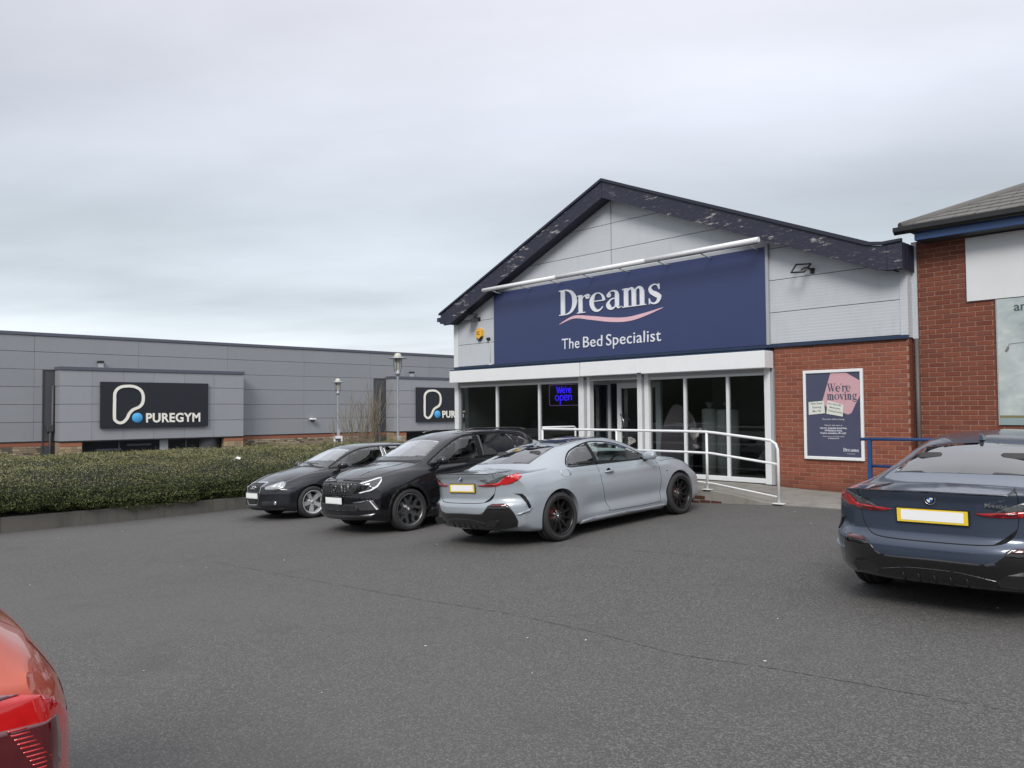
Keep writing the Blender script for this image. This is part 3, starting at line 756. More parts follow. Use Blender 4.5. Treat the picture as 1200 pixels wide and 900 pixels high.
def serif_word(name, word, mat, o, right, up, height, parent, extrude=.02, width=None):
    mb = MB(); x = 0; r, u = Vector(right).normalized(), Vector(up).normalized(); n = r.cross(u); k = 0
    total = sum(GL[c][0] for c in word); sxx = (width / total) if width else height
    for c in word:
        adv, ss = GL[c]
        for pts, w in ss:
            d = k * .0004; k = (k + 1) % 9
            P = [(p[0] + x, p[1]) for p in pts]
            if len(P) == 2 and not isinstance(w, list): w = [w, w]
            stroke(mb, P, w, lambda a_, b_, dd, d=d: Vector(o) + r * (a_ * sxx) + u * (b_ * height) + n * (dd + (d if dd > 0 else 0)), 0, extrude)
        x += adv
    return mb.build(name, mat, parent)

# ------------------------------------------------------------------ main fascia sign
sign = thing('fascia_sign', 'large navy fascia sign reading Dreams The Bed Specialist', 'sign', (-11.14, YW - .01, 2.66))
X0, X1, Z0, Z1 = -14.98 + 11.14, -7.31 + 11.14, -.005, 1.855
MB().box(X0, X1, -.05, 0, Z0, Z1, 0, .004).build('sign_panel', M_SIGNNAVY, sign)
MB().box(X1, X1 + .055, -.055, .0, Z0 - .0, Z1 + .02).box(X0, X1 + .05, -.04, .0, Z1 + .001, Z1 + .06).build('edge_trim', M_GREYFRAME, sign)
# world points of the lettering: D left foot (654.5,370) ... s right (775,355)
serif_word('lettering', 'Dreams', M_LETTER, (-12.63 + 11.14, -.052, 3.70 - 2.66), (1, 0, 0), (0, 0, 1), .60, sign, .02, width=2.96)
sw = crom([(-12.637, 3.5), (-12.17, 3.63), (-11.671, 3.568), (-11.045, 3.468), (-10.594, 3.44), (-10.161, 3.492), (-9.646, 3.601)], 6)
sw = [(p[0] + 11.14, p[1] - 2.66) for p in sw]
mb = MB(); stroke(mb, sw, wvar(len(sw), lerpw((0, .01), (.2, .07), (.5, .10), (.75, .09), (1, .01))), lambda a_, b_, d: (a_, -.052 - d, b_), 0, .006)
mb.build('swoosh', M_PINK, sign)
for w_, xa, xb, hh in (('The', -12.556, -12.005, .245), ('Bed', -11.889, -11.314, .245), ('Specialist', -11.199, -9.711, .250)):
    text_obj('lettering', w_, M_LETTER, (xa + 11.14, -.052, 2.90 - 2.66), (1, 0, 0), (0, 0, 1), width=xb - xa, height=hh, parent=sign, extrude=.012, spacing=1.05)

# trough light over the sign
tl = thing('sign_light', 'long white tubular trough light on brackets above the fascia sign', 'light', (-11.04, YW, 4.54))
MB().tube([(-3.85, -.50, -.005), (-1.28, -.50, .0)], .050, 14).build('light_tube', M_WHITEMETAL, tl)
MB().tube([(-1.27, -.50, .0), (1.28, -.50, .01)], .050, 14).build('light_tube', M_WHITEMETAL, tl)
MB().tube([(1.29, -.50, .01), (3.85, -.50, .03)], .050, 14).build('light_tube', M_WHITEMETAL, tl)
MB().tube([(-3.8, -.47, -.05), (3.8, -.47, -.03)], .008, 6).build('cable', M_DARKMETAL, tl)
for k in range(8):
    x = -3.6 + k * 1.03
    MB().tube([(x, -.46, -.03), (x, -.2, -.07), (x, -.0, -.06)], .012, 6).build('bracket', M_GREYFRAME, tl)

def floodlight(loc, lab, s_, flip):
    t_ = thing('floodlight', lab, 'floodlight', loc, 'black floodlights on the shop front')
    hx = .135
    P = [(-hx, -.34, .0), (hx - .03, -.34, -.02), (hx, -.12, .15), (-hx, -.14, .17)]
    mb = MB()
    for k in range(4): mb.tube([P[k], P[(k + 1) % 4]], .016, 6)
    mb.build('lamp_frame', M_BLACKPLASTIC, t_)
    if not flip: MB().add([(x, y, z) for x, y, z in P] + [(x, y, z + .03) for x, y, z in P], [(0, 1, 2, 3), (7, 6, 5, 4), (0, 4, 5, 1), (1, 5, 6, 2), (2, 6, 7, 3), (3, 7, 4, 0)]).build('lamp_glass', M_DARKMETAL, t_)
    else: MB().tube([(-hx + .2, -.36, .02), (hx - .1, -.12, .10)], .014, 6).build('frame_bar', M_BLACKPLASTIC, t_)
    MB().tube([(hx * .5, -.14, .09), (hx * .8, -.05, .05), (hx * .8, 0, .04)], .018, 6).build('bracket', M_BLACKPLASTIC, t_)
    MB().box(hx * .8 - .04, hx * .8 + .04, -.03, .0, -.01, .09, 0, .01).build('junction_box', M_BLACKPLASTIC, t_)
    return t_
floodlight((-15.70, YW - .003, 3.86), 'black floodlight above the yellow alarm box', 1, False)
floodlight((-6.52, YW - .003, 3.90), 'black open-framed floodlight right of the navy sign', 1, True)
al = thing('alarm_box', 'yellow burglar alarm box with dark base left of the navy sign', 'alarm', (-15.56, YW - .003, 3.34))
hexa = [(-.12, .10), (-.12, .25), (0, .32), (.12, .25), (.12, .10), (0, .02)]
MB().prism(hexa, lambda u, v, d: (u * (1 - d * .4), -d, v), 0, .085).build('cover', M_YELLOW, al)
MB().prism([(-.09, .05), (0, -.03), (.09, .05), (.09, .10), (0, .03), (-.09, .10)], lambda u, v, d: (u, -d, v), 0, .075).build('strobe_base', M_BLACKPLASTIC, al)
MB().box(-.06, .05, -.0905, -.086, .20, .215).box(-.06, -.045, -.0905, -.086, .14, .20).box(-.03, .06, -.0905, -.086, .135, .15).build('logo_mark', M_BLACKPLASTIC, al)
se = thing('motion_sensor', 'small black sensor with white cable beside the alarm box', 'sensor', (-15.22, YW - .003, 3.30))
MB().box(-.05, .05, -.07, 0, .0, .08, 0, .012).build('sensor_head', M_BLACKPLASTIC, se)
MB().tube([(.04, -.03, -.01), (.045, -.01, -.06), (.045, -.01, -.64)], .008, 6).build('cable', M_WHITEMETAL, se)
MB().box(0, .09, -.03, 0, -.68, -.62, 0, .01).build('cable_outlet', M_WHITEMETAL, se)

# neon sign inside the left window
ne = thing('neon_sign', "glowing blue neon sign reading We're open behind the shop window", 'neon sign', (-12.66, YW + .10, 1.56))
fr = [(x, 0, z) for x, z in [tuple(p) for p in (arc(-.44, .06, .05, .05, 180, 270, 5) + arc(.44, .06, .05, .05, 270, 360, 5) + arc(.44, .46, .05, .05, 0, 90, 5) + arc(-.44, .46, .05, .05, 90, 180, 5))]]
MB().tube(fr, .006, 6, closed=True).build('frame_tube', M_NEONFRAME, ne)
def neon(strokes_, sx_, sz_, ox, oz):
    mb = MB()
    for s_ in strokes_: mb.tube([(ox + p[0] * sx_, -.01, oz + p[1] * sz_) for p in crom(s_, 5)], .012, 6)
    return mb
we = [[(0, 1), (.25, 0), (.5, .9), (.75, 0), (1.0, 1)], [(1.15, .35), (1.55, .4), (1.45, .7), (1.2, .6), (1.15, .2), (1.4, 0), (1.65, .15)], [(1.78, 1.0), (1.72, .8)], [(1.9, .65), (1.95, 0)], [(1.92, .35), (2.1, .65), (2.3, .6)], [(2.35, .35), (2.75, .4), (2.65, .7), (2.4, .6), (2.35, .2), (2.6, 0), (2.85, .15)]]
op = [[(.3, .6), (.05, .5), (.05, .15), (.3, 0), (.55, .2), (.5, .5), (.3, .6)], [(.8, .6), (.82, -.55)], [(.8, .4), (1.05, .62), (1.3, .35), (1.1, .02), (.85, .1)], [(1.5, .3), (1.9, .35), (1.85, .6), (1.6, .6), (1.5, .2), (1.7, 0), (1.98, .1)], [(2.15, .6), (2.18, 0)], [(2.17, .35), (2.4, .6), (2.6, .5), (2.62, 0)]]
neon(we, .165, .15, -.23, .31).build('neon_lettering', M_NEON, ne)
neon(op, .20, .20, -.28, .13).build('neon_lettering', M_NEON, ne)

# poster
po = thing('poster_frame', "framed navy and pink poster reading We're moving on the brick wall", 'poster', (-6.09, YW - .004, .54))
W2, H = .535, 1.595
MB().box(-W2, -W2 + .05, -.045, 0, 0, H, 0, .006).box(W2 - .05, W2, -.045, 0, 0, H, 0, .006).box(-W2 + .05, W2 - .05, -.045, 0, H - .055, H, 0, .006).box(-W2 + .05, W2 - .05, -.045, 0, 0, .055, 0, .006).build('frame', M_WHITEMETAL, po)
M_POSTER = simple('navy_poster_print', (.062, .066, .115), .35, var=.12, vscale=2.2)
pan = MB().box(-W2 + .05, W2 - .05, -.022, -.004, .055, H - .055).build('poster_print', M_POSTER, po)
def pz(p): return (p - .0)
rock = [(-.03, 1.535), (.24, 1.535), (.475, 1.39), (.475, 1.12), (.40, .98), (.33, .83), (.27, .80), (-.11, .93), (-.17, .99), (-.18, 1.06), (-.06, 1.44)]
MB().prism(rock, lambda u, v, d: (u, -.0235 - d, v), 0, .0015).build('pink_shape', simple('poster_pink', (.55, .33, .36), .4, var=.08), po)
serif_word('lettering', "We're", M_POSTER, (-.09, -.026, 1.205), (1, 0, 0), (0, 0, 1), .145, po, .0015, width=.41)
serif_word('lettering', 'moving', M_POSTER, (-.10, -.026, 1.06), (1, 0, 0), (0, 0, 1), .145, po, .0015, width=.53)
M_PAPER = simple('paper_label', (.62, .64, .58), .7, var=.05); M_INK = simple('grey_ink', (.12, .15, .12), .7); M_PRINTW = simple('white_print', (.62, .63, .68), .5, var=.03)
lab1 = MB().prism([(-.44, .795), (-.14, .825), (-.155, 1.045), (-.44, 1.025)], lambda u, v, d: (u, -.0275 - d, v), 0, .002).build('paper_label', M_PAPER, po)
lab2 = MB().prism([(-.115, .815), (.175, .765), (.19, .97), (-.09, 1.05)], lambda u, v, d: (u, -.0285 - d, v), 0, .002).build('paper_label', M_PAPER, po)
for k, s_ in enumerate(('New Store', 'Opening', 'May 7th')):
    text_obj('lettering', s_, M_INK, (-.29, -.0305, .985 - .068 * k), (1, 0, .04), (0, 0, 1), height=.034, parent=po, align='center', extrude=.0006, bold=.01)
for k, s_ in enumerate(('Our Black Bar', 'Mattresses', 'Closing Sunday')):
    text_obj('lettering', s_, M_INK, (.04, -.0315, .965 - .062 * k), (1, 0, -.18), (0, 0, 1), height=.030, parent=po, align='center', extrude=.0006, bold=.01)
for s_, z, hh, bb in (('This store will be closing', .705, .027, 0), ('Visit our new store at', .600, .025, .005), ('Unit G1, Deepdale Retail Park,', .548, .028, .03), ('Off Blackpool Road,', .505, .028, .03), ('Preston, Lancashire, PR1 6QY', .460, .028, .03), ('Don\'t want to wait? Shop online', .405, .021, 0), ('at dreams.co.uk', .372, .021, .02)):
    text_obj('lettering', s_, M_PRINTW, (-.0, -.0238, z), (1, 0, 0), (0, 0, 1), height=hh, parent=po, align='center', extrude=.0006, bold=bb)
serif_word('lettering', 'Dreams', M_PRINTW, (.17, -.0235, .155), (1, 0, 0), (0, 0, 1), .062, po, .0012, width=.27)
text_obj('lettering', 'The Bed Specialist', M_PRINTW, (.305, -.0238, .112), (1, 0, 0), (0, 0, 1), height=.014, parent=po, align='center', extrude=.0006)

# ------------------------------------------------------------------ handrails
def rail(mb, pts, r=.021): mb.tube(pts, r, 12); return mb
hr = thing('handrail', 'white tubular handrail round the ramp outside the shop door', 'handrail', (-7.67, 12.0, 0))
ox = 7.67
topc = [(-11.75, 1.055), (-11.72, 1.055)] + [(-8.2, 1.055), (-7.68, 1.05), (-7.5, 1.035), (-6.62, .945), (-6.46, .925), (-6.37, .87), (-6.335, .78), (-6.33, .6), (-6.33, -.10)]
MB().tube([(x + ox, 0, z) for x, z in topc], .024, 12).build('top_rail', M_WHITEPAINT, hr)
MB().tube([(x + ox, 0, z) for x, z in [(-11.75, .675), (-8.0, .68), (-7.6, .675), (-6.34, .535)]], .021, 12).build('middle_rail', M_WHITEPAINT, hr)
MB().tube([(x + ox, -.005, z) for x, z in [(-11.7, .16), (-7.95, .16), (-7.55, .145), (-6.35, .0)]], .013, 10).build('bottom_rail', M_WHITEPAINT, hr)
for x, zt_ in ((-11.76, 1.05), (-9.72, 1.04), (-7.68, 1.04)):
    p = MB().tube([(x + ox, .0, .03), (x + ox, .0, zt_)], .023, 12).build('post', M_WHITEPAINT, hr)
    MB().box(x + ox - .08, x + ox + .08, -.06, .06, .028, .04, 0, .003).build('base_plate', M_WHITEPAINT, p)
MB().box(-6.33 + ox - .09, -6.33 + ox + .09, -.06, .06, -.118, -.102, 0, .003).build('base_plate', M_WHITEPAINT, hr)
MB().tube([(-11.76 + ox, .0, 1.085), (-11.76 + ox, 1.0, 1.085), (-11.76 + ox, 1.05, 1.06), (-11.76 + ox, 1.06, 1.0), (-11.76 + ox, 1.06, .03)], .022, 12).build('end_rail', M_WHITEPAINT, hr)
br = thing('handrail', 'blue painted handrail behind the dark blue car', 'handrail', (-5.09, 12.6, 0))
MB().tube([(-.14, 0, .955), (3.0, 0, .99)], .026, 12).build('top_rail', M_BLUEPAINT, br)
MB().tube([(0, 0, .535), (3.0, 0, .55)], .024, 12).build('middle_rail', M_BLUEPAINT, br)
for x in (0, 1.5, 3.0): MB().box(x - .03, x + .03, -.03, .03, -.1, .94, 0, .004).build('post', M_BLUEPAINT, br)

# ------------------------------------------------------------------ neighbouring brick building on the right
YR = 13.80
nb = thing('neighbour_building', 'red brick building with slate roof, blue fascia and blank white board at the right edge', 'building', (-4.82, YR, 0))
def N(mb): mb.v = [(v[0] + 4.82, v[1] - YR, v[2]) for v in mb.v]; return mb
nw = N(MB().box(-4.82, 8, YR + .008, YR + .25, -.3, 4.17)).build('brick_wall', M_MORTAR, nb)
rr = random.Random(8); r_ = 0; z = -.24; joined = MB(); cnt = 0
while z < 4.20:
    h = .068; x = -4.815 - (.118 if r_ % 2 else 0)
    while x < 7.9:
        a, b = max(x, -4.815), x + .2255
        behind_board = (a > -3.97 and 3.2 < z < 4.2) or (a > -3.55 and 1.2 < z < 3.07)
        if b - a > .02 and not behind_board:
            if b < -3.2 and z > .78: 
                o = put('brick', brick_mesh(b - a, h, .06, M_BRICK2), nw); o.location = (a + 4.82, rr.uniform(-.0025, .0015), z); cnt += 1
            elif b < 1.5: joined.box(a + 4.82, b + 4.82, rr.uniform(-.0025, .0015), .05, z, z + h)
        x += .236
    z += .0785; r_ += 1
o = joined.build('bricks', M_BRICK2, nw); o['kind'] = 'stuff'
N(MB().box(-4.82, 8, YR + .26, 30, -.3, 4.17)).build('main_block', M_BRICK2, nb)
N(MB().box(-3.985, 3.0, YR - .035, YR - .004, 3.135, 4.155, 0, .004)).build('blank_board', M_BOARD, nb)
N(MB().box(-4.62, 8, YR - .40, YR - .36, 4.17, 4.345, 0, .004).box(-4.62, -4.58, YR - .36, YR + .02, 4.17, 4.345)).build('fascia_board', M_BLUEFASCIA, nb)
N(MB().box(-4.60, 8, YR - .36, YR, 4.175, 4.195)).build('soffit', M_DARKMETAL, nb)
mb = MB()                         # half-round gutter
prof = [(.055 * math.cos(R(a)), .055 * math.sin(R(a))) for a in range(180, 361, 20)]
vs = []
for x in (-4.90, 8): vs += [(x + 4.82, -.47 + p[0] * 1.2, 4.37 + p[1] * 1.5) for p in prof]
n = len(prof); mb.add(vs, [(i, i + 1, n + i + 1, n + i) for i in range(n - 1)], 0, True)
mb.box(-.08, 12.8, -.55, -.535, 4.33, 4.40)
mb.prism([(p[0] * 1.2 - .47, 4.37 + p[1] * 1.5) for p in prof], lambda u, v, d: (d, u, v), -.08, -.07)
mb.build('gutter', M_BLACKPLASTIC, nb)
ro = MB().add([(-.02, -.38, 4.40), (13, -.38, 4.40), (13, 8, 4.4 + 8.38 * .44), (8.36, 8, 4.4 + 8.38 * .44), (-.02, 16, 4.40)], [(0, 1, 2, 3), (0, 3, 4)]).build('roof', M_TILE, nb)
mb = MB(); rr = random.Random(3)   # slate courses lying on the front slope, each slate a little uneven
k = 0; s_ = 0.0
while s_ < 5.2:
    y0, z0 = -.40 + s_, 4.42 + (s_ - .0) * .44; x = -.03 + s_ + rr.uniform(-.1, 0) - (.15 if k % 2 else 0)
    while x < 6.2:
        xa = max(x, -.03 + s_ + .02); 
        if x + .29 > xa + .03:
            dz = rr.uniform(0, .006)
            mb.add([(xa, y0, z0 + .030 + dz), (x + .29, y0, z0 + .030 + dz), (x + .29, y0 + .30, z0 + .30 * .44 + .012), (max(xa, xa + .0), y0 + .30, z0 + .30 * .44 + .012),
                    (xa, y0, z0 + .016), (x + .29, y0, z0 + .016)], [(0, 1, 2, 3), (4, 5, 1, 0)])
        x += .298
    s_ += .24; k += 1
o = mb.build('slates', M_TILE, ro); o['kind'] = 'stuff'
mb = MB(); mb.tube([(-.02 + t * .5, -.37 + t * .5, 4.425 + t * .5 * .44) for t in range(0, 17)], .085, 8); mb.build('hip_ridge', M_TILE, ro)
N(MB().tube([(-4.745, YR - .05, 2.60), (-4.745, YR - .05, -.1)], .034, 10)).build('downpipe', M_PIPE, nb)

# printed window graphic at the right edge
def mat_cloudprint():
    m = new_mat('sky_print'); t = NT(m); v = t.obj()
    n = t.noise(1.6, 6, .6, t.mapv(v, scale=(1, 1, 1.9)), .3)
    z = t.n('ShaderNodeSeparateXYZ', {0: v}).outputs[2]
    c = t.ramp(n, [(.3, (.30, .355, .36)), (.5, (.43, .48, .475)), (.7, (.60, .64, .62))])
    c = t.mix(t.math('GREATER_THAN', t.math('ADD', .135, t.math('MULTIPLY', n, .03)), z), c, (.20, .19, .10))
    c = t.mix(t.math('GREATER_THAN', .11, z), c, (.26, .33, .34))
    t.out(t.pbsdf(Base_Color=c, Roughness=.22)); return m
wg = thing('window_graphic', 'large printed sky graphic panel with a street lamp at the right edge', 'sign', (-3.575, YR - .006, 1.17))
MB().box(0, 4.0, -.02, 0, 0, 1.955, 0, .003).build('print_panel', mat_cloudprint(), wg)
MB().box(-.012, 0, -.026, 0, 0, 1.955).build('edge_trim', M_GREYFRAME, wg)
text_obj('lettering', 'and', simple('dark_green_print', (.05, .09, .10), .5), (.235, -.021, 1.755), (1, 0, 0), (0, 0, 1), height=.135, parent=wg, extrude=.002, bold=.015)
M_PRINTG = simple('grey_print', (.16, .17, .17), .5)
mb = MB()
for P, w_ in (([(.14, 1.19), (.15, 1.235), (.17, 1.25), (.45, 1.27), (1.2, 1.28)], .010), ([(.105, 1.135), (.125, 1.155), (.145, 1.20)], .04)):
    stroke(mb, P, w_, lambda a_, b_, d: (a_, -.0205 - d, b_), 0, .0015)
mb.build('printed_lamp', M_PRINTG, wg)

# ------------------------------------------------------------------ gym building beyond the hedge
XG = -50.78
gym = thing('gym_building', 'long grey panelled gym building beyond the hedge', 'gym', (XG, 20, -3))
def Gm(mb): mb.v = [(v[0] - XG, v[1] - 20, v[2] + 3) for v in mb.v]; return mb
M_GJOINT = simple('gym_joint_sealant', (.135, .14, .15), .7)
Gm(MB().box(XG - 30, XG - .03, -15, 70, -3, 6.0)).build('main_block', M_GJOINT, gym)
zs_ = [-.09, 1.005, 2.01, 3.02, 4.02, 5.03, 5.96]
pc = {}
def gpanel(x, y0, y1, z0, z1, mat, name='wall_panel'):
    k = (round(y1 - y0, 2), round(z1 - z0, 2), mat.name)
    if k not in pc:
        m_ = MB(); m_.box(-.025, 0, 0, y1 - y0 - .012, 0, z1 - z0 - .026, 0, .004); pc[k] = m_.mesh(name, mat)
    o = put(name, pc[k], gym); o.location = (x - XG, y0 - 20 + .006, z0 + 3 + .013); return o
ALC = ((10.97, 12.4), (33.31, 35.4))
for c in range(-2, 9):
    y0 = 10.55 + 5.62 * c; y1 = y0 + 5.62
    for r_ in range(6):
        segs = [(y0, y1)]
        if zs_[r_ + 1] < 4.1:
            for (a, b) in ALC:
                ns = []
                for (p, q) in segs:
                    if b <= p or a >= q: ns.append((p, q))
                    else:
                        if a - p > .05: ns.append((p, a))
                        if q - b > .05: ns.append((b, q))
                segs = ns
        for (p, q) in segs: gpanel(XG, p, q, zs_[r_], zs_[r_ + 1], M_GYMCLAD)
Gm(MB().box(XG - .4, XG + .06, -15, 70, 5.955, 6.14, 0, .01)).build('coping', M_SLATEGREY, gym)
Gm(MB().box(XG - .05, XG + .01, -15, 70, -.135, -.09)).build('drip_flashing', M_BLACKPLASTIC, gym)
for (a, b) in ALC:
    Gm(MB().box(XG - .055, XG - .02, a, b, -3, 3.98).box(XG - .055, XG + .05, a, a + .03, -3, 3.98).box(XG - .055, XG + .02, a, b, 3.98, 4.03)).build('service_recess', M_ALCOVE, gym)
    Gm(MB().tube([(XG + .08, a + .52, 3.1), (XG + .08, a + .52, .8), (XG + .1, a + .40, .7), (XG + .1, a + .40, -2.8)], .09, 8)).build('downpipe', M_DARKMETAL, gym)
    Gm(MB().box(XG, XG + .22, a + .2, a + .55, .45, .85, 0, .02)).build('hopper_box', M_DARKMETAL, gym)
# brick soldier course and stone base
Gm(MB().box(XG - .06, XG - .015, -15, 70, -.36, -.135)).build('brick_course', simple('orange_brick_course', (.23, .085, .052), .85, var=.25, vscale=3), gym)
stone = simple('buff_stone', (.24, .19, .125), .9, var=.35, vscale=1.2, bump=.4, bscale=12)
Gm(MB().box(XG - .06, XG - .022, -15, 70, -3, -.36)).build('stone_backing', simple('stone_joint', (.10, .08, .06), .95), gym)
mb = MB(); rr = random.Random(21); z = -.37
while z > -2.2:
    h = rr.choice((.12, .16, .2)); y = 2 + rr.uniform(0, .3)
    while y < 46:
        w_ = rr.uniform(.18, .5)
        if not any(a < y + w_ and y < b for a, b in ALC): mb.box(XG - .04, XG - .012 + rr.uniform(0, .018), y, y + w_ - .02, z - h + .02, z, rr.choice((0, 0, 1, 2)))
        y += w_
    z -= h
o = Gm(mb).build('stones', [stone, simple('dark_stone', (.10, .085, .06), .9, var=.3, vscale=2), simple('pale_stone', (.33, .27, .19), .9, var=.3, vscale=2)], gym); o['kind'] = 'stuff'
# two projecting porches with their signs
XP = -49.68
PIER = [simple('buff_pier_stone', (.36, .27, .16), .9, var=.3, vscale=2), stone, simple('orange_brick', (.30, .12, .07), .9)]
def porch(y0):
    y1 = y0 + 10.8
    Gm(MB().box(XG + .01, XP - .03, y0 + .02, y1 - .02, -.10, 4.0)).build('porch_core', M_GJOINT, gym)
    cols = [y0, y0 + 1.65, y0 + 3.36, y0 + 5.1, y0 + 6.95, y0 + 8.82, y1]; zz = [-.10, .99, 2.02, 3.06, 3.99]
    for a, b in zip(cols[:-1], cols[1:]):
        for p, q in zip(zz[:-1], zz[1:]): gpanel(XP, a, b, p, q, M_GYMPORCH, 'porch_panel')
    for p, q in zip(zz[:-1], zz[1:]):
        Gm(MB().box(XG + .02, XP - .01, y0 - .03, y0 + .01, p + .015, q - .015)).build('porch_side_panel', M_GYMPORCH, gym)
    Gm(MB().box(XG, XP + .06, y0 - .07, y1 + .05, 3.98, 4.18, 0, .01)).build('porch_coping', M_SLATEGREY, gym)
    Gm(MB().box(XG + .02, XP + .01, y0, y1, -.16, -.10)).build('porch_underside', M_BLACKPLASTIC, gym)
    # stone piers and dark glazing below
    rr = random.Random(int(y0))
    for (a, b) in ((y0, y0 + 1.15), (y1 - 1.3, y1)):
        mb = MB(); mb.box(XG, XP - .06, a, b, -3, -.17, 1); mb.box(XP - .06, XP - .03, a, b, -.40, -.17, 2)
        pier = Gm(mb).build('stone_pier', PIER, gym)
        mb = MB(); zz2 = -.42
        while zz2 > -2.4:
            y = a
            while y < b - .05:
                w_ = min(rr.uniform(.2, .45), b - y); mb.box(XP - .06, XP - .035 + rr.uniform(0, .015), y, y + w_ - .015, zz2 - .13, zz2, rr.choice((0, 0, 1))); y += w_
            zz2 -= .15
        o = Gm(mb).build('stones', PIER, pier); o['kind'] = 'stuff'
    gl = Gm(MB().box(XP - .5, XP - .45, y0 + 1.15, y1 - 1.3, -3, -.17)).build('glazing', M_GYMPANE, gym)
    for k, yy in enumerate((1.2, 3.2, 5.6, 7.15, 8.3)):
        Gm(MB().box(XP - .45, XP - .40, y0 + yy, y0 + yy + (.1 if k != 2 else .5), -3, -.17)).build('mullion', M_ALCOVE if k != 2 else M_GREYFRAME, gl)
    Gm(MB().lathe([(.75, -3), (.75, -.18)], (XP - .9, y1 - 2.15, 0), 'z', 20)).build('drum', M_DARKMETAL, gl)
    for (a, b, c, d) in ((2.0, 3.4, -.75, -.62), (3.7, 5.1, -.5, -.38), (6.6, 7.6, -.9, -.8)):
        Gm(MB().box(XP - .449, XP - .43, y0 + a, y0 + b, c, d)).build('glazing_strip', M_ALCOVE, gl)  # charcoal strips set on the dark glazing
    Gm(MB().box(XG, XG + .3, y0 + 2.35 - .12, y0 + 2.35 + .12, 4.2, 4.5)).build('vent', M_GREYFRAME, gym)
    Gm(MB().box(XG, XG + .34, y0 + 2.33 - .14, y0 + 2.33 + .16, 4.5, 4.62)).build('vent_hood', M_BLACKPLASTIC, gym)
porch(11.62); porch(34.45)
def gym_sign(y0, lab):
    t_ = thing('gym_sign', lab, 'sign', (XP + .02, y0, .62), 'charcoal gym signs')
    MB().box(0, .16, 0, 6.32, 0, 2.72, 0, .01).build('sign_panel', M_GYMSIGN, t_)
    MB().box(-.02, 0, .2, 6.1, .2, 2.5).build('mounting_frame', M_DARKMETAL, t_)
    px = lambda a_, b_: ((a_ - 146) / 150.0, (535 - b_) / 149.0 - .02)
    P = [px(*q) for q in ((258, 440), (258, 300), (262, 220), (300, 176), (360, 163), (425, 168), (478, 200), (498, 250), (494, 310), (466, 348), (415, 372), (383, 405), (362, 450), (330, 483), (296, 488), (268, 470))]
    P = [tuple(q) for q in crom(P, 6, True)]; P.append(P[0])
    mb = MB(); stroke(mb, P, .165, lambda a_, b_, d: (.162 + d, a_, b_), 0, .05); mb.build('logo_loop', M_CREAM, t_)
    c = px(450, 446); MB().lathe([(0, .21), (.28, .21), (.30, .19), (.30, .162)], (0, c[0], c[1]), 'x', 28).build('logo_dot', M_BLUEDOT, t_)
    a_ = px(525, 486)
    text_obj('lettering', 'PUREGYM', M_CREAM, (.162, a_[0], a_[1]), (0, 1, 0), (0, 0, 1), width=3.27, height=.55, parent=t_, extrude=.03, bold=.028, spacing=1.08)
gym_sign(13.68, 'charcoal sign with cream loop logo reading PUREGYM, left and fully visible')
gym_sign(36.45, 'charcoal sign with cream loop logo reading PUREGYM, cut off by the bed shop')
cc = thing('security_camera', 'small white security camera on the grey gym wall', 'camera', (XG + .01, 27.9, .75))
MB().box(0, .12, -.06, .06, .1, .28, 0, .02).build('mount', M_WHITEMETAL, cc); MB().lathe([(0, -.14), (.11, -.1), (.15, 0), (.15, .06), (0, .1)], (.22, .1, .12), 'z', 14).build('dome', M_DARKMETAL, cc)
MB().box(.1, .4, -.16, .3, .14, .26, 0, .04).build('hood', M_WHITEMETAL, cc)

# ------------------------------------------------------------------ retaining wall and hedge
rw = thing('retaining_wall', 'low stained concrete retaining wall along the foot of the hedge', 'wall', (-17.66, 5, -.85))
rr = random.Random(4); y = -6.0
while y < 16:
    L_ = 3.05; mb = MB(); mb.box(-.18 + rr.uniform(-.003, .003), rr.uniform(-.004, .004), y - 5, y - 5 + L_ - .002, -.05, .33 + rr.uniform(-.006, .006), 0, .012); mb.build('concrete_board', M_KERB, rw); y += L_
hd = thing('hedge', 'long clipped evergreen hedge behind the low concrete wall', 'hedge', (-19.2, 5, -.8))
def hsurf(u, y):
    """hedge cross-section: u 0..1 runs from the bottom front over the top to the back"""
    pr = [(1.20, .27), (1.46, .30), (1.66, .46), (1.66, .74), (1.36, .96), (.7, 1.12), (-.1, 1.22), (-.9, 1.28), (-1.8, 1.27), (-2.15, .9), (-2.2, 0)]
    k = u * (len(pr) - 1); i = min(int(k), len(pr) - 2); f = k - i
    return Vector((pr[i][0] * (1 - f) + pr[i + 1][0] * f, y, pr[i][1] * (1 - f) + pr[i + 1][1] * f))
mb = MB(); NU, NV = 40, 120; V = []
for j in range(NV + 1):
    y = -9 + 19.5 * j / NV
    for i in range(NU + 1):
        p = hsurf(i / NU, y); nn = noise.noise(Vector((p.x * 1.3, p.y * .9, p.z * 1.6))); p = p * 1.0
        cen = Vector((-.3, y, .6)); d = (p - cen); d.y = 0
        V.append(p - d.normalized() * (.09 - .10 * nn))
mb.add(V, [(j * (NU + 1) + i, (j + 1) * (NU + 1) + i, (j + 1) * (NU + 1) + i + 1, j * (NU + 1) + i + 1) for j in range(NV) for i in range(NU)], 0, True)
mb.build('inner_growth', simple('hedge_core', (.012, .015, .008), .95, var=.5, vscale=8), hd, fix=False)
mb = MB(); rr = random.Random(77)
def leafq(p, n_, s):
    a_ = Vector((rr.uniform(-1, 1), rr.uniform(-1, 1), rr.uniform(-1, 1))).normalized()
    t1 = n_.cross(a_); 
    if t1.length < .05: return
    t1.normalize(); t2 = n_.cross(t1).normalized(); l_ = s * rr.uniform(.9, 1.5)
    mb.add([p - t1 * s * .5, p + t2 * l_ * .5, p + t1 * s * .5, p - t2 * l_ * .5], [(0, 1, 2, 3)])
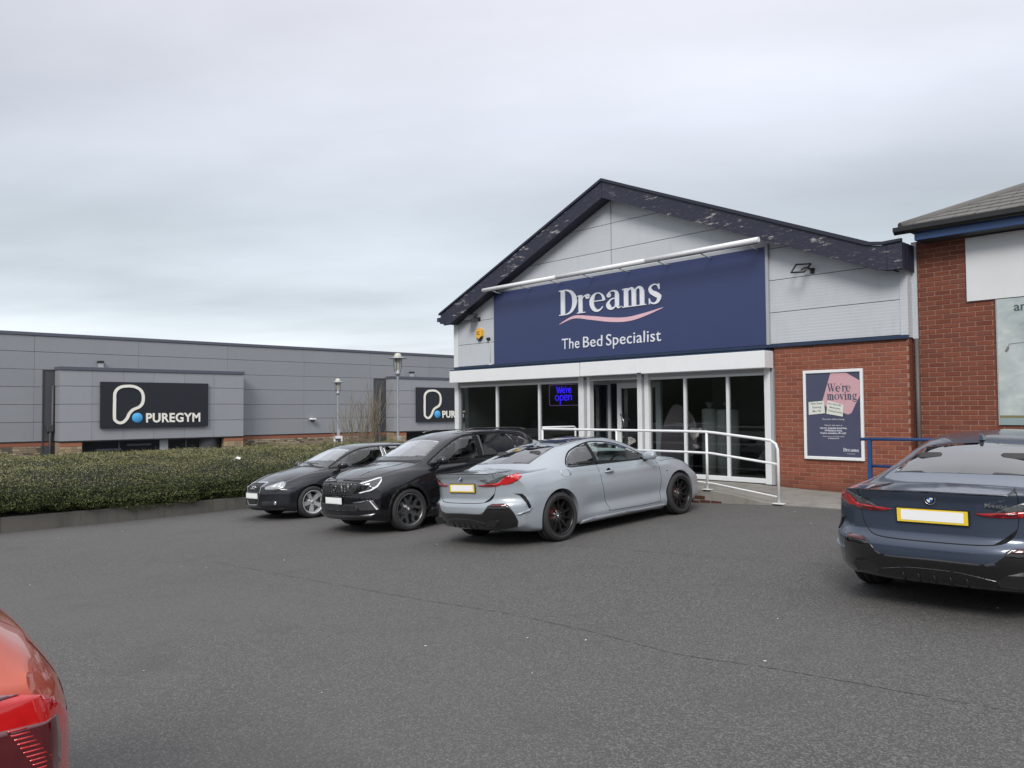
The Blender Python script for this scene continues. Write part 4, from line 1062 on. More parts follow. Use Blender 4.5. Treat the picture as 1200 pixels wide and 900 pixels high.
for i in range(165000):
    y = rr.uniform(-7.5, 10.3); u = rr.uniform(0, .80) if rr.random() < .93 else rr.random()
    p = hsurf(u, y); q = hsurf(min(1, u + .01), y); tg = (q - p).normalized() if (q - p).length > 1e-6 else Vector((0, 0, 1)); nrm = Vector((tg.z, 0, -tg.x));
    if nrm.dot(p - Vector((-.3, y, .6))) < 0: nrm = -nrm
    nn = noise.noise(Vector((p.x * 1.3, p.y * .9, p.z * 1.6))); n3 = noise.noise(Vector((p.x * 7, p.y * 7, p.z * 7 + 3)))
    n2 = noise.noise(Vector((p.x * 3.1 + 9, p.y * 2.7, p.z * 3)))
    dep = rr.random() ** 1.5
    off = .12 * nn + .085 * n2 + .055 * n3 - .14 * dep + .03
    if rr.random() < .012: off += rr.uniform(.02, .12)
    if n3 < -.35 and rr.random() < .6: continue
    pp_ = p + nrm * off
    dirn = (nrm * rr.uniform(.2, 1.0) + Vector((rr.uniform(-1, 1), rr.uniform(-1, 1), rr.uniform(-.6, 1)))).normalized()
    leafq(pp_, dirn, rr.uniform(.014, .030))
mb.v = [tuple(v) for v in mb.v]
o = mb.build('foliage', M_LEAF, hd, fix=False); o['kind'] = 'stuff'
M_STRAW = simple('skylit_straw_tips', (.225, .205, .105), .9, var=.35, vscale=6)
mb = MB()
for i in range(95000):            # straw-coloured tips, their pale colour also painting skylight on the clipped top
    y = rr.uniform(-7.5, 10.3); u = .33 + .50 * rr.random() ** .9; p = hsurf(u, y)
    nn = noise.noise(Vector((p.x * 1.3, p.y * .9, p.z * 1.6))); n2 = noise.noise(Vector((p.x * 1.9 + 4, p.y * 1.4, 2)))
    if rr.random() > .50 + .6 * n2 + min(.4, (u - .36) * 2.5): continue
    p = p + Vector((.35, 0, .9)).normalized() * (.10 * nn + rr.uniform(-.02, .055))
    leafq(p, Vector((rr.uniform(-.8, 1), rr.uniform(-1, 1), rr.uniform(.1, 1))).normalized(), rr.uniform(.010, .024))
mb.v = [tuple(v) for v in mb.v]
o = mb.build('skylit_tips', M_STRAW, hd, fix=False); o['kind'] = 'stuff'
mb = MB()
for i in range(420):             # thin shoots standing above the clipped top
    y = rr.uniform(-7, 10); u = rr.uniform(.35, .8); p = hsurf(u, y); h_ = rr.uniform(.05, .16)
    mb.tube([p, p + Vector((rr.uniform(-.04, .04), rr.uniform(-.04, .04), h_))], [.003, .0015], 3, caps=False)
o = mb.build('shoots', M_TWIG, hd, fix=False); o['kind'] = 'stuff'
# planting bed under the hedge
mb = MB().box(-2.2, 1.36, -15, 11, -.3, .30); mb.build('soil', M_SOIL, hd)

# lamp posts beyond the hedge
def lamp_post(x, y, top, lab):
    t_ = thing('lamp_post', lab, 'lamp post', (x, y, -3.0), 'grey lamp posts by the gym'); H = top + 3.0
    MB().lathe([(.09, 0), (.09, .9), (.085, 1.0), (.055, 1.1), (.05, H - 1.0), (.05, H - .85)], n=14).build('pole', M_GALV, t_)
    MB().box(.06, .13, -.06, .06, 3.0, 3.5, 0, .01).build('control_box', M_GREYFRAME, t_)
    MB().lathe([(.05, H - .85), (.12, H - .78), (.10, H - .7), (.05, H - .6)], n=14).build('collar', M_GALV, t_)
    MB().lathe([(.06, H - .62), (.10, H - .45), (.145, H - .15), (.14, H - .05), (.10, H + .02), (0, H + .05)], n=16).build('lens', simple('frosted_lens', (.50, .48, .41), .3, var=.08), t_)
    MB().lathe([(.15, H - .15), (.34, H - .18), (.345, H - .155), (.20, H - .12), (.15, H - .12)], n=24).build('lamp_canopy', M_GALV, t_)
    for k in range(4):
        a_ = k * math.pi / 2 + .6; MB().tube([(.05 * math.cos(a_), .05 * math.sin(a_), H - .85), (.15 * math.cos(a_), .15 * math.sin(a_), H - .55), (.17 * math.cos(a_), .17 * math.sin(a_), H - .2)], .012, 5).build('cage_bar', M_DARKMETAL, t_)
lamp_post(-24.80, 17.36, 3.67, 'nearer grey lamp post standing before the service recess of the gym')
lamp_post(-37.0, 21.98, 3.22, 'farther grey lamp post standing before the plain gym wall')
ws = thing('notice_sign', 'small white notice at the foot of the farther lamp post', 'sign', (-33.4, 19.83, -3))
MB().box(-.03, .03, -.03, .03, 0, 3.2).build('post', M_GALV, ws)
MB().box(.03, .06, -.24, .24, 2.72, 3.28, 0, .01).build('sign_plate', M_WHITEMETAL, ws)
MB().box(.061, .066, -.02, .14, 2.82, 3.16).box(.061, .066, -.14, -.02, 3.06, 3.16).build('printed_mark', M_DARKMETAL, ws)

# bare shrub beside the gym recess
sh = thing('bare_shrub', 'leafless multi-stemmed shrub in front of the gym recess', 'shrub', (-26.5, 16.75, -2.4))
rr = random.Random(31); mb = MB(); tw = MB()
def branch(m_, p, d, L_, r, depth):
    pts = [p]; 
    for i in range(4):
        d = (d + Vector((rr.uniform(-.13, .13), rr.uniform(-.13, .13), rr.uniform(-.02, .12)))).normalized(); pts.append(pts[-1] + d * L_ / 4)
    m_.tube(pts, [r * (1 - .16 * i) for i in range(5)], 5, caps=False)
    if depth:
        for k in range(4 if depth > 1 else 3):
            q = pts[rr.randint(1, 4)]; dd = (d + Vector((rr.uniform(-.4, .4), rr.uniform(-.4, .4), rr.uniform(.0, .4)))).normalized()
            branch(tw, q, dd, L_ * rr.uniform(.4, .62), r * .5, depth - 1)
for k in range(11):
    a_ = rr.uniform(0, 6.28); o_ = rr.uniform(0, .3)
    branch(mb, Vector((math.cos(a_) * o_, math.sin(a_) * o_, 0)), Vector((math.cos(a_) * .13, math.sin(a_) * .13, 1)).normalized(), rr.uniform(2.0, 3.6), rr.uniform(.032, .05), 3)
mb.build('stems', M_TWIG, sh, fix=False); o = tw.build('twigs', M_TWIG, sh, fix=False); o['kind'] = 'stuff'
lt = thing('litter', 'crumpled white litter caught on top of the hedge', 'litter', (-17.95, 7.95, .33))
mb = MB(); mb.add([(-.05, -.08, 0), (.03, -.05, .05), (.06, .04, .02), (.0, .09, .06), (-.06, .03, .03), (0, 0, .09)], [(0, 1, 5), (1, 2, 5), (2, 3, 5), (3, 4, 5), (4, 0, 5), (0, 1, 2, 3, 4)]); mb.build('paper', M_WHITEMETAL, lt)

# ------------------------------------------------------------------ unseen tree belts, added to darken the reflections in glass and paint
def reflection_belt(lab, p0, p1, h0, h1, sd):
    rr = random.Random(sd); mb = MB(); A, B = Vector(p0), Vector(p1); L_ = (B - A).length; d = (B - A).normalized(); n_ = Vector((-d.y, d.x, 0))
    NU_, NV_ = 10, int(L_ / 1.2); V = []
    for j in range(NV_ + 1):
        c_ = A + d * (L_ * j / NV_); h_ = h0 + (h1 - h0) * (.5 + .5 * noise.noise(Vector((j * .23, sd, 0))) * 1.6)
        for i in range(NU_ + 1):
            a_ = math.pi * i / NU_; r_ = 1 + .35 * noise.noise(Vector((j * .5, i * .8, sd)))
            V.append(c_ + n_ * (-math.cos(a_) * 2.2 * r_) + Vector((0, 0, max(0, math.sin(a_)) ** .7 * h_ * r_)))
    mb.add(V, [(j * (NU_ + 1) + i, (j + 1) * (NU_ + 1) + i, (j + 1) * (NU_ + 1) + i + 1, j * (NU_ + 1) + i + 1) for j in range(NV_) for i in range(NU_)], 0, True)
    o = mb.build('reflection_trees', M_TREEREFL, fix=False); tag(o, lab, 'trees', kind='stuff')
reflection_belt('unseen belt of trees added behind the camera for dark reflections', (-75, -34, -.5), (45, -34, -.3), 4.5, 7.0, 2)
reflection_belt('unseen belt of trees added right of the car park for dark reflections', (34, -30, -.3), (34, 60, -.3), 4.5, 6.5, 5)

# ================================================================== cars
def mat_paint(name, col, flake=.25, rough=.28, coat=1.0):
    m = new_mat(name); t = NT(m); v = t.obj()
    n = t.noise(3.0, 4, .6, v); f = t.noise(900, 1, .5, v)
    c = t.mix(f, tuple(x * .88 for x in col), tuple(min(1, x * 1.12) for x in col))
    dust = t.math('MULTIPLY', t.math('SUBTRACT', n, .35, clamp=True), .10 if col[1] > .03 else .03)
    c = t.mix(dust, c, (.30, .29, .27))
    t.out(t.pbsdf(Base_Color=c, Metallic=flake, Roughness=rough, Specular_IOR_Level=.5 if col[1] > .03 else .12, Coat_Weight=coat, Coat_Roughness=t.math('ADD', .02, t.math('MULTIPLY', n, .05)))); return m
M_P_GREY = mat_paint('grey_car_paint', (.315, .35, .385), .15, .35)
M_P_BLUE = mat_paint('dark_blue_car_paint', (.042, .060, .098), .35, .3)
M_P_BLACK = mat_paint('black_car_paint', (.006, .006, .008), .1, .25)
M_P_INK = mat_paint('blue_black_car_paint', (.018, .019, .024), .3, .3)
M_P_RED = mat_paint('orange_red_car_paint', (.44, .055, .016), .1, .35)
M_GLOSSBLACK = simple('gloss_black_trim', (.006, .006, .007), .12, var=.2, coat=1.0)
M_MATTBLACK = simple('textured_black_trim', (.014, .014, .015), .6, var=.25, vscale=30)
M_INTERIOR = simple('dark_car_interior', (.018, .018, .02), .8, var=.3)
M_SEAT = simple('dark_seat_leather', (.028, .027, .028), .55, var=.3)
M_GAP = simple('shut_line_shadow', (.004, .004, .004), .9)
M_TYRE = simple('tyre_rubber', (.022, .022, .023), .75, var=.25, vscale=30)
M_RIMBLACK = simple('satin_black_alloy', (.022, .022, .024), .3, metal=.5, var=.15)
M_RIMSILVER = simple('silver_alloy', (.50, .51, .52), .38, metal=.4, var=.1)
M_RIMGREY = simple('machined_alloy', (.17, .175, .18), .28, metal=.8, var=.1)
M_DISC = simple('brake_disc_iron', (.20, .19, .18), .4, metal=.8, var=.2)
M_CHROME = simple('chrome', (.75, .76, .78), .12, metal=1.0, var=.03)
M_TIP = simple('smoked_steel', (.12, .12, .125), .25, metal=1.0, var=.1)
M_DULLCHROME = simple('dark_chrome', (.22, .22, .23), .2, metal=1.0, var=.05)
M_REDLENS = simple('red_lamp_lens', (.50, .008, .010), .08, var=.25, vscale=18, coat=1.0)
M_REDDARK = simple('dark_red_lamp_lens', (.085, .004, .008), .08, var=.3, vscale=20, coat=1.0)
M_REDSHEEN = simple('pale_red_lamp_sheen', (.22, .10, .12), .08, var=.15, coat=1.0)
M_SMOKE = simple('smoked_clear_lens', (.10, .11, .11), .08, var=.2, coat=1.0)
M_LAMPCLEAR = simple('clear_lamp_lens', (.36, .38, .38), .07, metal=.3, var=.45, vscale=22, coat=1.0)
M_LAMPDARK = simple('dark_lamp_housing', (.03, .032, .036), .1, var=.4, vscale=22, coat=1.0)
M_LED = simple('white_light_guide', (.72, .75, .78), .25, var=.05)
M_PLATEY = simple('yellow_number_plate', (.80, .58, .04), .35, var=.04)
M_PLATEW = simple('white_number_plate', (.74, .75, .75), .35, var=.04)
M_PLATEB = simple('blank_white_panel', (.88, .88, .88), .4, var=.01)
M_PILLARGLINT = simple('silver_pillar_glint', (.38, .39, .40), .3, metal=.8, var=.06)
M_BADGEBLUE = simple('badge_blue', (.02, .10, .35), .25, var=.05)
M_REDTRIM = simple('red_brake_caliper', (.13, .008, .008), .5, var=.2)
M_SATINBLACK = simple('satin_black_trim', (.010, .010, .011), .5, var=.2, spec=.2)
G_CLEAR = mat_glass('car_glass_clear', .74, 1.5, (.88, .98, .94))
G_TINT = mat_glass('car_glass_privacy', .12, 1.9, (.95, .97, 1.0))
M_WSCREEN = mat_glass('windscreen_glass', .72, 3.0, (.88, .98, .94))

def fillet(ctrl, nseg, m=4):
    """ctrl: (y, z, r); straight runs cut into nseg[k] pieces, corners rounded by r"""
    n = len(ctrl); P = [Vector((c[0], c[1])) for c in ctrl]; ins, outs = [None] * n, [None] * n
    for i in range(1, n - 1):
        a, b = P[i - 1] - P[i], P[i + 1] - P[i]
        ins[i] = P[i] + a.normalized() * min(ctrl[i][2], a.length * .49) if a.length > 1e-6 else P[i]
        outs[i] = P[i] + b.normalized() * min(ctrl[i][2], b.length * .49) if b.length > 1e-6 else P[i]
    out = [P[0]]
    for i in range(n - 1):
        s = P[0] if i == 0 else outs[i]; e = P[-1] if i == n - 2 else ins[i + 1]
        for k in range(1, nseg[i] + 1): out.append(s.lerp(e, k / nseg[i]))
        if i < n - 2:
            c = P[i + 1]; q = outs[i + 1]
            for k in range(1, m + 1):
                t = k / m; out.append(e * (1 - t) ** 2 + c * 2 * t * (1 - t) + q * t * t)
    return out

class Car:
    """a car body lofted from side-view and plan curves; x runs from the tail (0) to the nose (L), y to the left, z up"""
    def __init__(s, P):
        s.P = P; s.L = P['L']; s.k = {n: pchip(P[n]) for n in ('zt', 'zb', 'zs', 'W', 'Ws', 'Wt', 'cr')}
        s.zm = P.get('zm', .58)
    def section(s, x, cabin=False):
        k = s.k; W, zb, zs, Ws, Wt, zt, cr = (k[n](x) for n in ('W', 'zb', 'zs', 'Ws', 'Wt', 'zt', 'cr'))
        zm = min(s.zm, zs - .08); ze = zt - cr; tall = max(0, ze - zs)
        if cabin:
            th = .045; W2 = W - .12
            c = [(0, .36, 0), (W2 * .9, .36, .02), (W2, .42, .05), (min(W2, Ws - .02), zs - .06, .04), (Ws - th - .01, zs + .0, .03), (max(.05, Wt - th), max(ze - .035, zs + .02), .06), (0, max(zt - .05, zs + .03), 0)]
            return fillet(c, [2, 1, 3, 1, 3, 5], 3)
        c = [(0, zb, 0), (.86 * W, zb, .04), (.955 * W, zb + .03, .03), (.985 * W, zb + .14, .10), (W, zm, .14), (W - (W - Ws) * .28, zm + (zs - zm) * .62, .12), (Ws + .012, zs - .02, .035),
             (Ws - .012, zs + .006, .02), (Ws - .012 + (Wt - Ws) * .45 + .02 * min(1, tall * 3), zs + (ze - zs) * .5, .18), (Wt, ze, .07 if tall > .15 else .05), (Wt * .62, zt - cr * .30, .25), (0, zt, 0)]
        return fillet(c, [3, 1, 4, 8, 7, 5, 1, 3, 3, 3, 5])
    def displace(s, v):
        x, y, z = v; P = s.P; L = s.L; ay = abs(y)
        sgn = 1 if y >= 0 else -1
        if ay > .45:
            g = max(0, min(1, (z - .16) / .2)) * max(0, min(1, (P.get('flare_top', .86) - z) / .22))
            for xw, A, wd in P['flare']: y += sgn * A * math.exp(-((x - xw) / wd) ** 2) * g
            for x0, x1, zc, wd, A in P.get('sculpt', []):
                e = 1 / (1 + math.exp(-(x - x0) / .07)) / (1 + math.exp((x - x1) / .07)); y -= sgn * A * math.exp(-((z - zc) / wd) ** 2) * e
        fr = P['rear'](ay, z); ff = P['front'](ay, z)
        xr, xf = P.get('xr', .9), P.get('xf', 1.1)
        if x < xr: x += fr * (1 - x / xr) ** 2
        if L - x < xf: x -= ff * (1 - (L - x) / xf) ** 2
        for fn in P.get('extra', []): x, y, z = fn(x, y, z)
        return Vector((x, y, z))
    def shell(s):
        L = s.L; st_ = [0, .012, .03, .06, .1, .14, .19, .24]; x = .29
        while x < L - .3: st_.append(x); x += .055
        st_ += [L - .27, L - .22, L - .17, L - .12, L - .08, L - .045, L - .02, L]
        bm = bmesh.new(); rings = []
        for x in st_:
            h = s.section(x); loop = [(p.x, p.y) for p in h] + [(-p.x, p.y) for p in h[-2:0:-1]]
            rings.append([bm.verts.new((x, y, z)) for y, z in loop])
        n = len(rings[0])
        for a, b in zip(rings[:-1], rings[1:]):
            for i in range(n): bm.faces.new((a[i], a[(i + 1) % n], b[(i + 1) % n], b[i]))
        caps = [bm.faces.new(rings[0]), bm.faces.new(rings[-1][::-1])]
        bm.normal_update()
        for ci in (0, 1):
            fs = [caps[ci]]
            zs_ = [p.co.z for p in (rings[0] if ci == 0 else rings[-1])]; z0, z1 = min(zs_), max(zs_)
            for z in [z0 + .03 * k for k in range(1, int((z1 - z0) / .03) + 1)]:
                if z >= z1 - .004: break
                es = set(e for f in fs for e in f.edges); vs = set(v for f in fs for v in f.verts)
                r = bmesh.ops.bisect_plane(bm, geom=fs + list(es) + list(vs), plane_co=(0, 0, z), plane_no=(0, 0, 1), dist=1e-5)
                fs = [g_ for g_ in r['geom'] if isinstance(g_, bmesh.types.BMFace)]
            for k in range(-14, 15):
                y = k * .06 + .001
                es = set(e for f in fs for e in f.edges); vs = set(v for f in fs for v in f.verts)
                r = bmesh.ops.bisect_plane(bm, geom=fs + list(es) + list(vs), plane_co=(0, y, 0), plane_no=(0, 1, 0), dist=1e-5)
                fs = [g_ for g_ in r['geom'] if isinstance(g_, bmesh.types.BMFace)]
        for v in bm.verts: v.co = s.displace(v.co)
        bmesh.ops.recalc_face_normals(bm, faces=bm.faces)
        me = bpy.data.meshes.new('body'); bm.to_mesh(me)
        bmesh.ops.triangulate(bm, faces=bm.faces); s.bvh = BVHTree.FromBMesh(bm); bm.free()
        return me
    def cabin_mesh(s, x0, x1):
        bm = bmesh.new(); rings = []; n_ = 26
        for i in range(n_ + 1):
            x = x0 + (x1 - x0) * i / n_; h = s.section(x, True); loop = [(p.x, p.y) for p in h] + [(-p.x, p.y) for p in h[-2:0:-1]]
            rings.append([bm.verts.new((x, y, z)) for y, z in loop])
        n = len(rings[0])
        for a, b in zip(rings[:-1], rings[1:]):
            for i in range(n): bm.faces.new((a[i], a[(i + 1) % n], b[(i + 1) % n], b[i]))
        bm.faces.new(rings[0]); bm.faces.new(rings[-1][::-1]); bmesh.ops.recalc_face_normals(bm, faces=bm.faces)
        for f in bm.faces: f.material_index = 1
        me = bpy.data.meshes.new('cutter'); bm.to_mesh(me); bm.free(); return me
    # --- projections: (u, v) -> ray origin and direction
    def ray(s, mode, u, v, sg=1):
        L = s.L
        if mode == 'side': return Vector((u, sg * 2.2, v)), Vector((0, -sg, 0))
        if mode == 'top': return Vector((u, v, 3)), Vector((0, 0, -1))
        if mode == 'wscreen': d = Vector((-.75, 0, -.66)).normalized(); return Vector((u, v, 1.2)) - d * 2.5, d
        if mode == 'rscreen': d = Vector((.6, 0, -.8)).normalized(); return Vector((u, v, 1.2)) - d * 2.5, d
        Rc = .45; yc = .93 - Rc; a = abs(u); q = 1 if u >= 0 else -1
        if a < yc: o, d = Vector((-1.5, q * a, v)), Vector((1, 0, 0))
        else:
            ph = (a - yc) / Rc
            if ph < math.pi / 2:
                nn = Vector((-math.cos(ph), q * math.sin(ph), 0)); o = Vector((Rc, q * yc, v)) + nn * 2; d = -nn
            else: o, d = Vector((Rc + (a - yc - Rc * math.pi / 2), q * 2.2, v)), Vector((0, -q, 0))
        if mode == 'front': o.x = L - o.x; d.x = -d.x
        return o, d
    def hit(s, mode, u, v, sg=1):
        o, d = s.ray(mode, u, v, sg); loc, nor, i, dist = s.bvh.ray_cast(o, d)
        if loc is None:
            loc, nor, i, dist = s.bvh.find_nearest(o + d * 1.6)
        if nor.dot(d) > 0: nor = -nor
        return loc, nor, d
    def panel_mesh(s, outline, mode, thick=.004, inset=.006, sg=1, grid=.045, closed=False, along=False, name='panel'):
        bm = bmesh.new(); f = bm.faces.new([bm.verts.new((u, v, 0)) for u, v in outline])
        bmesh.ops.triangulate(bm, faces=[f])
        us = [p[0] for p in outline]; vs = [p[1] for p in outline]
        for ax, lo, hi in ((0, min(us), max(us)), (1, min(vs), max(vs))):
            k = math.floor(lo / grid) + 1
            while k * grid < hi:
                co = [0, 0, 0]; co[ax] = k * grid + .0007; no = [0, 0, 0]; no[ax] = 1
                bmesh.ops.bisect_plane(bm, geom=list(bm.verts) + list(bm.edges) + list(bm.faces), plane_co=co, plane_no=no, dist=1e-5); k += 1
        bm.verts.ensure_lookup_table(); H = [s.hit(mode, v.co.x, v.co.y, sg) for v in bm.verts]
        low = []
        for v, (loc, nor, d) in zip(list(bm.verts), H):
            w = (-d) if along else (nor + (-d) * .6).normalized()
            v.co = loc + w * thick; low.append(loc - w * inset)
        bm.edges.ensure_lookup_table(); idx = {v: i for i, v in enumerate(bm.verts)}
        nv = len(H); lv = [None] * nv
        bnd = [e for e in bm.edges if len(e.link_faces) == 1]; faces0 = list(bm.faces)
        def lowv(v):
            i = idx[v]
            if lv[i] is None: lv[i] = bm.verts.new(low[i])
            return lv[i]
        for e in bnd:
            a, b = e.verts; bm.faces.new((a, b, lowv(b), lowv(a)))
        for f in faces0: f.smooth = True
        if closed:
            for f in faces0: bm.faces.new([lowv(v) for v in f.verts][::-1])
        bmesh.ops.recalc_face_normals(bm, faces=bm.faces)
        if not closed:
            c = sum((f.normal.dot(-s.ray(mode, *outline[0], sg)[1]) for f in faces0 if f.is_valid), 0)
            if c < 0: bmesh.ops.reverse_faces(bm, faces=bm.faces)
        me = bpy.data.meshes.new(name); bm.to_mesh(me); bm.free(); return me
    def panel(s, name, outline, mode, mat, parent, thick=.004, inset=.006, sg=1, grid=.045, mir=False, label=None):
        out = []
        for q in ((1, -1) if mir else (1,)):
            ol = outline; g_ = sg
            if mir:
                if mode in ('side',): g_ = q
                elif mode in ('rear', 'front'): ol = [(q * u, v) for u, v in outline]
                else: ol = [(u, q * v) for u, v in outline]
            me = s.panel_mesh(ol, mode, thick, inset, g_, grid, name=name); me.materials.append(mat)
            o = put(name, me, parent)
            if label: o['label'] = label
            out.append(o)
        return out
    def line(s, pts, mode, parent, w=.006, mir=True, k=5, mat=None, thick=.0014, name='shut_line'):
        P_ = crom(pts, k) if k > 1 else [Vector(p) for p in pts]
        L_, R_ = ribbon_poly([(p[0], p[1]) for p in P_], w)
        return s.panel(name, L_ + R_[::-1], mode, mat or M_GAP, parent, thick, .003, 1, .06, mir)

def boolean(me, cutters):
    o = bpy.data.objects.new('tmp', me); COL.objects.link(o); tmp = []
    for c in cutters:
        q = bpy.data.objects.new('tmpc', c); COL.objects.link(q); tmp.append(q)
        md = o.modifiers.new('b', 'BOOLEAN'); md.operation = 'DIFFERENCE'; md.solver = 'EXACT'; md.object = q
    dg = bpy.context.evaluated_depsgraph_get(); dg.update()
    bb = lambda m_: [f([v.co[i] for v in m_.vertices]) for i in range(3) for f in (min, max)]
    B0 = bb(me)
    for k in range(8):
        r = bpy.data.meshes.new_from_object(o.evaluated_get(dg))
        B1 = bb(r) if len(r.vertices) else [9] * 6; area = sum(p.area for p in r.polygons)
        if max(abs(a - b) for a, b in zip(B0, B1)) < .02 and area > .8 * sum(p.area for p in me.polygons): break
        for i, q in enumerate(tmp): q.location = (.0011 * (k + 1), .0004 * (k + 1) * (i + 1), .0007 * (k + 1) * (1 + i))
        dg.update()
    for q in tmp + [o]: bpy.data.objects.remove(q)
    return r
def join_meshes(ms, mi=None):
    bm = bmesh.new()
    for m_ in ms: bm.from_mesh(m_)
    if mi is not None:
        for f in bm.faces: f.material_index = mi
    me = bpy.data.meshes.new('cutter'); bm.to_mesh(me); bm.free(); return me

def wheel_meshes(st):
    """tyre, rim, disc and caliper for one wheel, outer face towards +y, centred on the axle"""
    r, rr_, w = st['r'], st['rim'], st['w']; h = w / 2; out = {}
    t = MB(); t.lathe([(rr_ - .004, -h * .8), (rr_ + .008, -h * .93), (rr_ + .03, -h), (r - .035, -h * .99), (r - .012, -h * .88), (r, -h * .70), (r, -h * .36), (r - .008, -h * .34), (r - .008, -h * .28), (r, -h * .26), (r, h * .26), (r - .008, h * .28), (r - .008, h * .34), (r, h * .36),
                       (r, h * .70), (r - .012, h * .88), (r - .035, h * .99), (r - .05, h * 1.0), (r - .054, h * 1.015), (rr_ + .03, h * 1.0), (rr_ + .008, h * .93), (rr_ - .004, h * .8)], axis='y', n=56)
    out['tyre'] = t
    b = MB(); b.lathe([(rr_ - .004, -h * .8), (rr_ - .03, -h * .5), (rr_ - .035, h * .4), (rr_ - .016, h * .78), (rr_ - .012, h * .9), (rr_ + .004, h * .95), (rr_ + .009, h * .90)], axis='y', n=56)
    yo = h * .72
    def dish(q): return yo - st.get('dish', .03) * max(0, 1 - q / rr_)
    def fn(ang, zz):
        ca, sa = math.cos(ang), math.sin(ang)
        def g_(u, v, d):
            q = math.hypot(u, v); return (u * ca - v * sa, dish(q) - d * zz, u * sa + v * ca)
        return g_
    for k in range(5):
        a0 = 2 * math.pi * k / 5 + math.pi / 2
        for poly, dth, mi in st['spokes'](rr_):
            n = len(poly); b.prism(poly, fn(a0, 1), 0, dth, mi)
    b.lathe([(0, yo - st.get('dish', .03) + .012), (.03, yo - st.get('dish', .03) + .012), (.036, yo - st.get('dish', .03) + .004), (.066, yo - st.get('dish', .03) + .001), (.075, yo - .06), (.07, yo - .1)], axis='y', n=28)
    out['rim'] = b
    d = MB(); d.lathe([(.0, 0), (rr_ * .72, 0), (rr_ * .72, .022), (.09, .022), (.085, .05), (0, .05)], axis='y', n=40)
    out['disc'] = d
    bk = MB(); bk.lathe([(0, -h * .7), (rr_ - .034, -h * .7)], axis='y', n=30)
    out['back'] = bk
    c = MB(); c.prism([(rr_ * .80 * math.cos(R(a_)), rr_ * .80 * math.sin(R(a_))) for a_ in range(-30, 31, 10)] + [(rr_ * .5 * math.cos(R(a_)), rr_ * .5 * math.sin(R(a_))) for a_ in range(30, -31, -15)], lambda u, v, dd: (u, dd, v), .005, .06)
    out['caliper'] = c
    return out
def sp_double(rr_):      # ten slim spokes in five pairs
    o = []
    for s_ in (-1, 1):
        o.append(([(.05, s_ * .008), (.05, s_ * .030), (rr_ * .55, s_ * .056), (rr_ - .018, s_ * .098), (rr_ - .016, s_ * .064), (rr_ * .55, s_ * .036)][::s_], .03, 0))
    return o
def sp_broad(rr_):       # five broad spokes, slightly waisted
    return [([(.045, -.034), (rr_ * .5, -.036), (rr_ - .016, -.046), (rr_ - .016, .046), (rr_ * .5, .036), (.045, .034)], .035, 0)]
def sp_block(rr_):       # five forked blades
    return [([(.05, -.026), (rr_ * .42, -.026), (rr_ * .70, -.092), (rr_ - .016, -.088), (rr_ - .016, -.040), (rr_ * .78, -.046), (rr_ * .62, -.012), (rr_ * .62, .012), (rr_ * .78, .046), (rr_ - .016, .040), (rr_ - .016, .088), (rr_ * .70, .092), (rr_ * .42, .026), (.05, .026)], .03, 0),
            ([(rr_ * .66, -.010), (rr_ - .016, -.034), (rr_ - .016, .034), (rr_ * .66, .010)], .045, 1)]
def add_wheels(root, st, axles, track, caliper=None):
    parts = wheel_meshes(st); me = {k: v for k, v in parts.items()}
    rimm = [st['mat'], M_GLOSSBLACK]
    rim_me = me['rim'].mesh('wheel', rimm)
    bm = bmesh.new(); bm.from_mesh(rim_me); bmesh.ops.recalc_face_normals(bm, faces=bm.faces); bm.to_mesh(rim_me); bm.free()
    ty = me['tyre'].mesh('tyre', M_TYRE); di = me['disc'].mesh('brake_disc', M_DISC); bk = me['back'].mesh('wheel_back', M_BLACKPLASTIC); ca = me['caliper'].mesh('brake_caliper', caliper or M_DARKMETAL)
    cap = MB().lathe([(0, 0), (.022, 0), (.024, -.004), (0, -.004)], axis='y', n=18).mesh('centre_cap', M_CHROME)
    rr = random.Random(int(st['r'] * 1000))
    for x in axles:
        for q in (1, -1):
            w = put('wheel', rim_me, root); w.location = (x, q * track, st['r'])
            w.rotation_euler = (0, rr.uniform(0, 1.2), 0 if q > 0 else math.pi)
            put('tyre', ty, w); d = put('brake_disc', di, w); d.location = (0, .0, 0); put('wheel_back', bk, w)
            c = put('centre_cap', cap, w); c.location = (0, st['w'] / 2 * .72 - st.get('dish', .03) + .017, 0)
            if caliper: c2 = put('brake_caliper', ca, w); c2.rotation_euler = (0, -w.rotation_euler[1] + (R(-150) if q > 0 else R(-30)), 0)

def seats(root, xs_, y, z0, mat):
    for x in xs_:
        for q in (1, -1):
            mb = MB(); mb.box(x - .25, x + .27, q * y - .24, q * y + .24, z0, z0 + .16, 0, .05)
            o = len(mb.v); mb.box(x - .36, x - .22, q * y - .24, q * y + .24, z0 + .1, z0 + .66, 0, .05)
            for i in range(o, len(mb.v)):
                v = mb.v[i]; mb.v[i] = (v[0] - (v[2] - z0 - .1) * .35, v[1], v[2])
            o = len(mb.v); mb.box(x - .55, x - .45, q * y - .12, q * y + .12, z0 + .69, z0 + .84, 0, .04)
            mb.build('seat', mat, root)
def steering(root, x, y, z):
    pts = [(x + .06 * math.cos(2 * math.pi * k / 20) * 1.0, y + .185 * math.sin(2 * math.pi * k / 20), z + .175 * math.cos(2 * math.pi * k / 20)) for k in range(20)]
    mb = MB(); mb.tube(pts, .016, 8, closed=True); mb.tube([(x, y - .17, z), (x, y + .17, z)], .018, 6); mb.tube([(x, y, z), (x + .35, y, z - .12)], .04, 8); mb.build('steering_wheel', M_INTERIOR, root)
def dash(root, x, hw, z):
    MB().box(x - .02, x + .45, -hw, hw, z - .35, z, 0, .07).build('dashboard', M_INTERIOR, root)
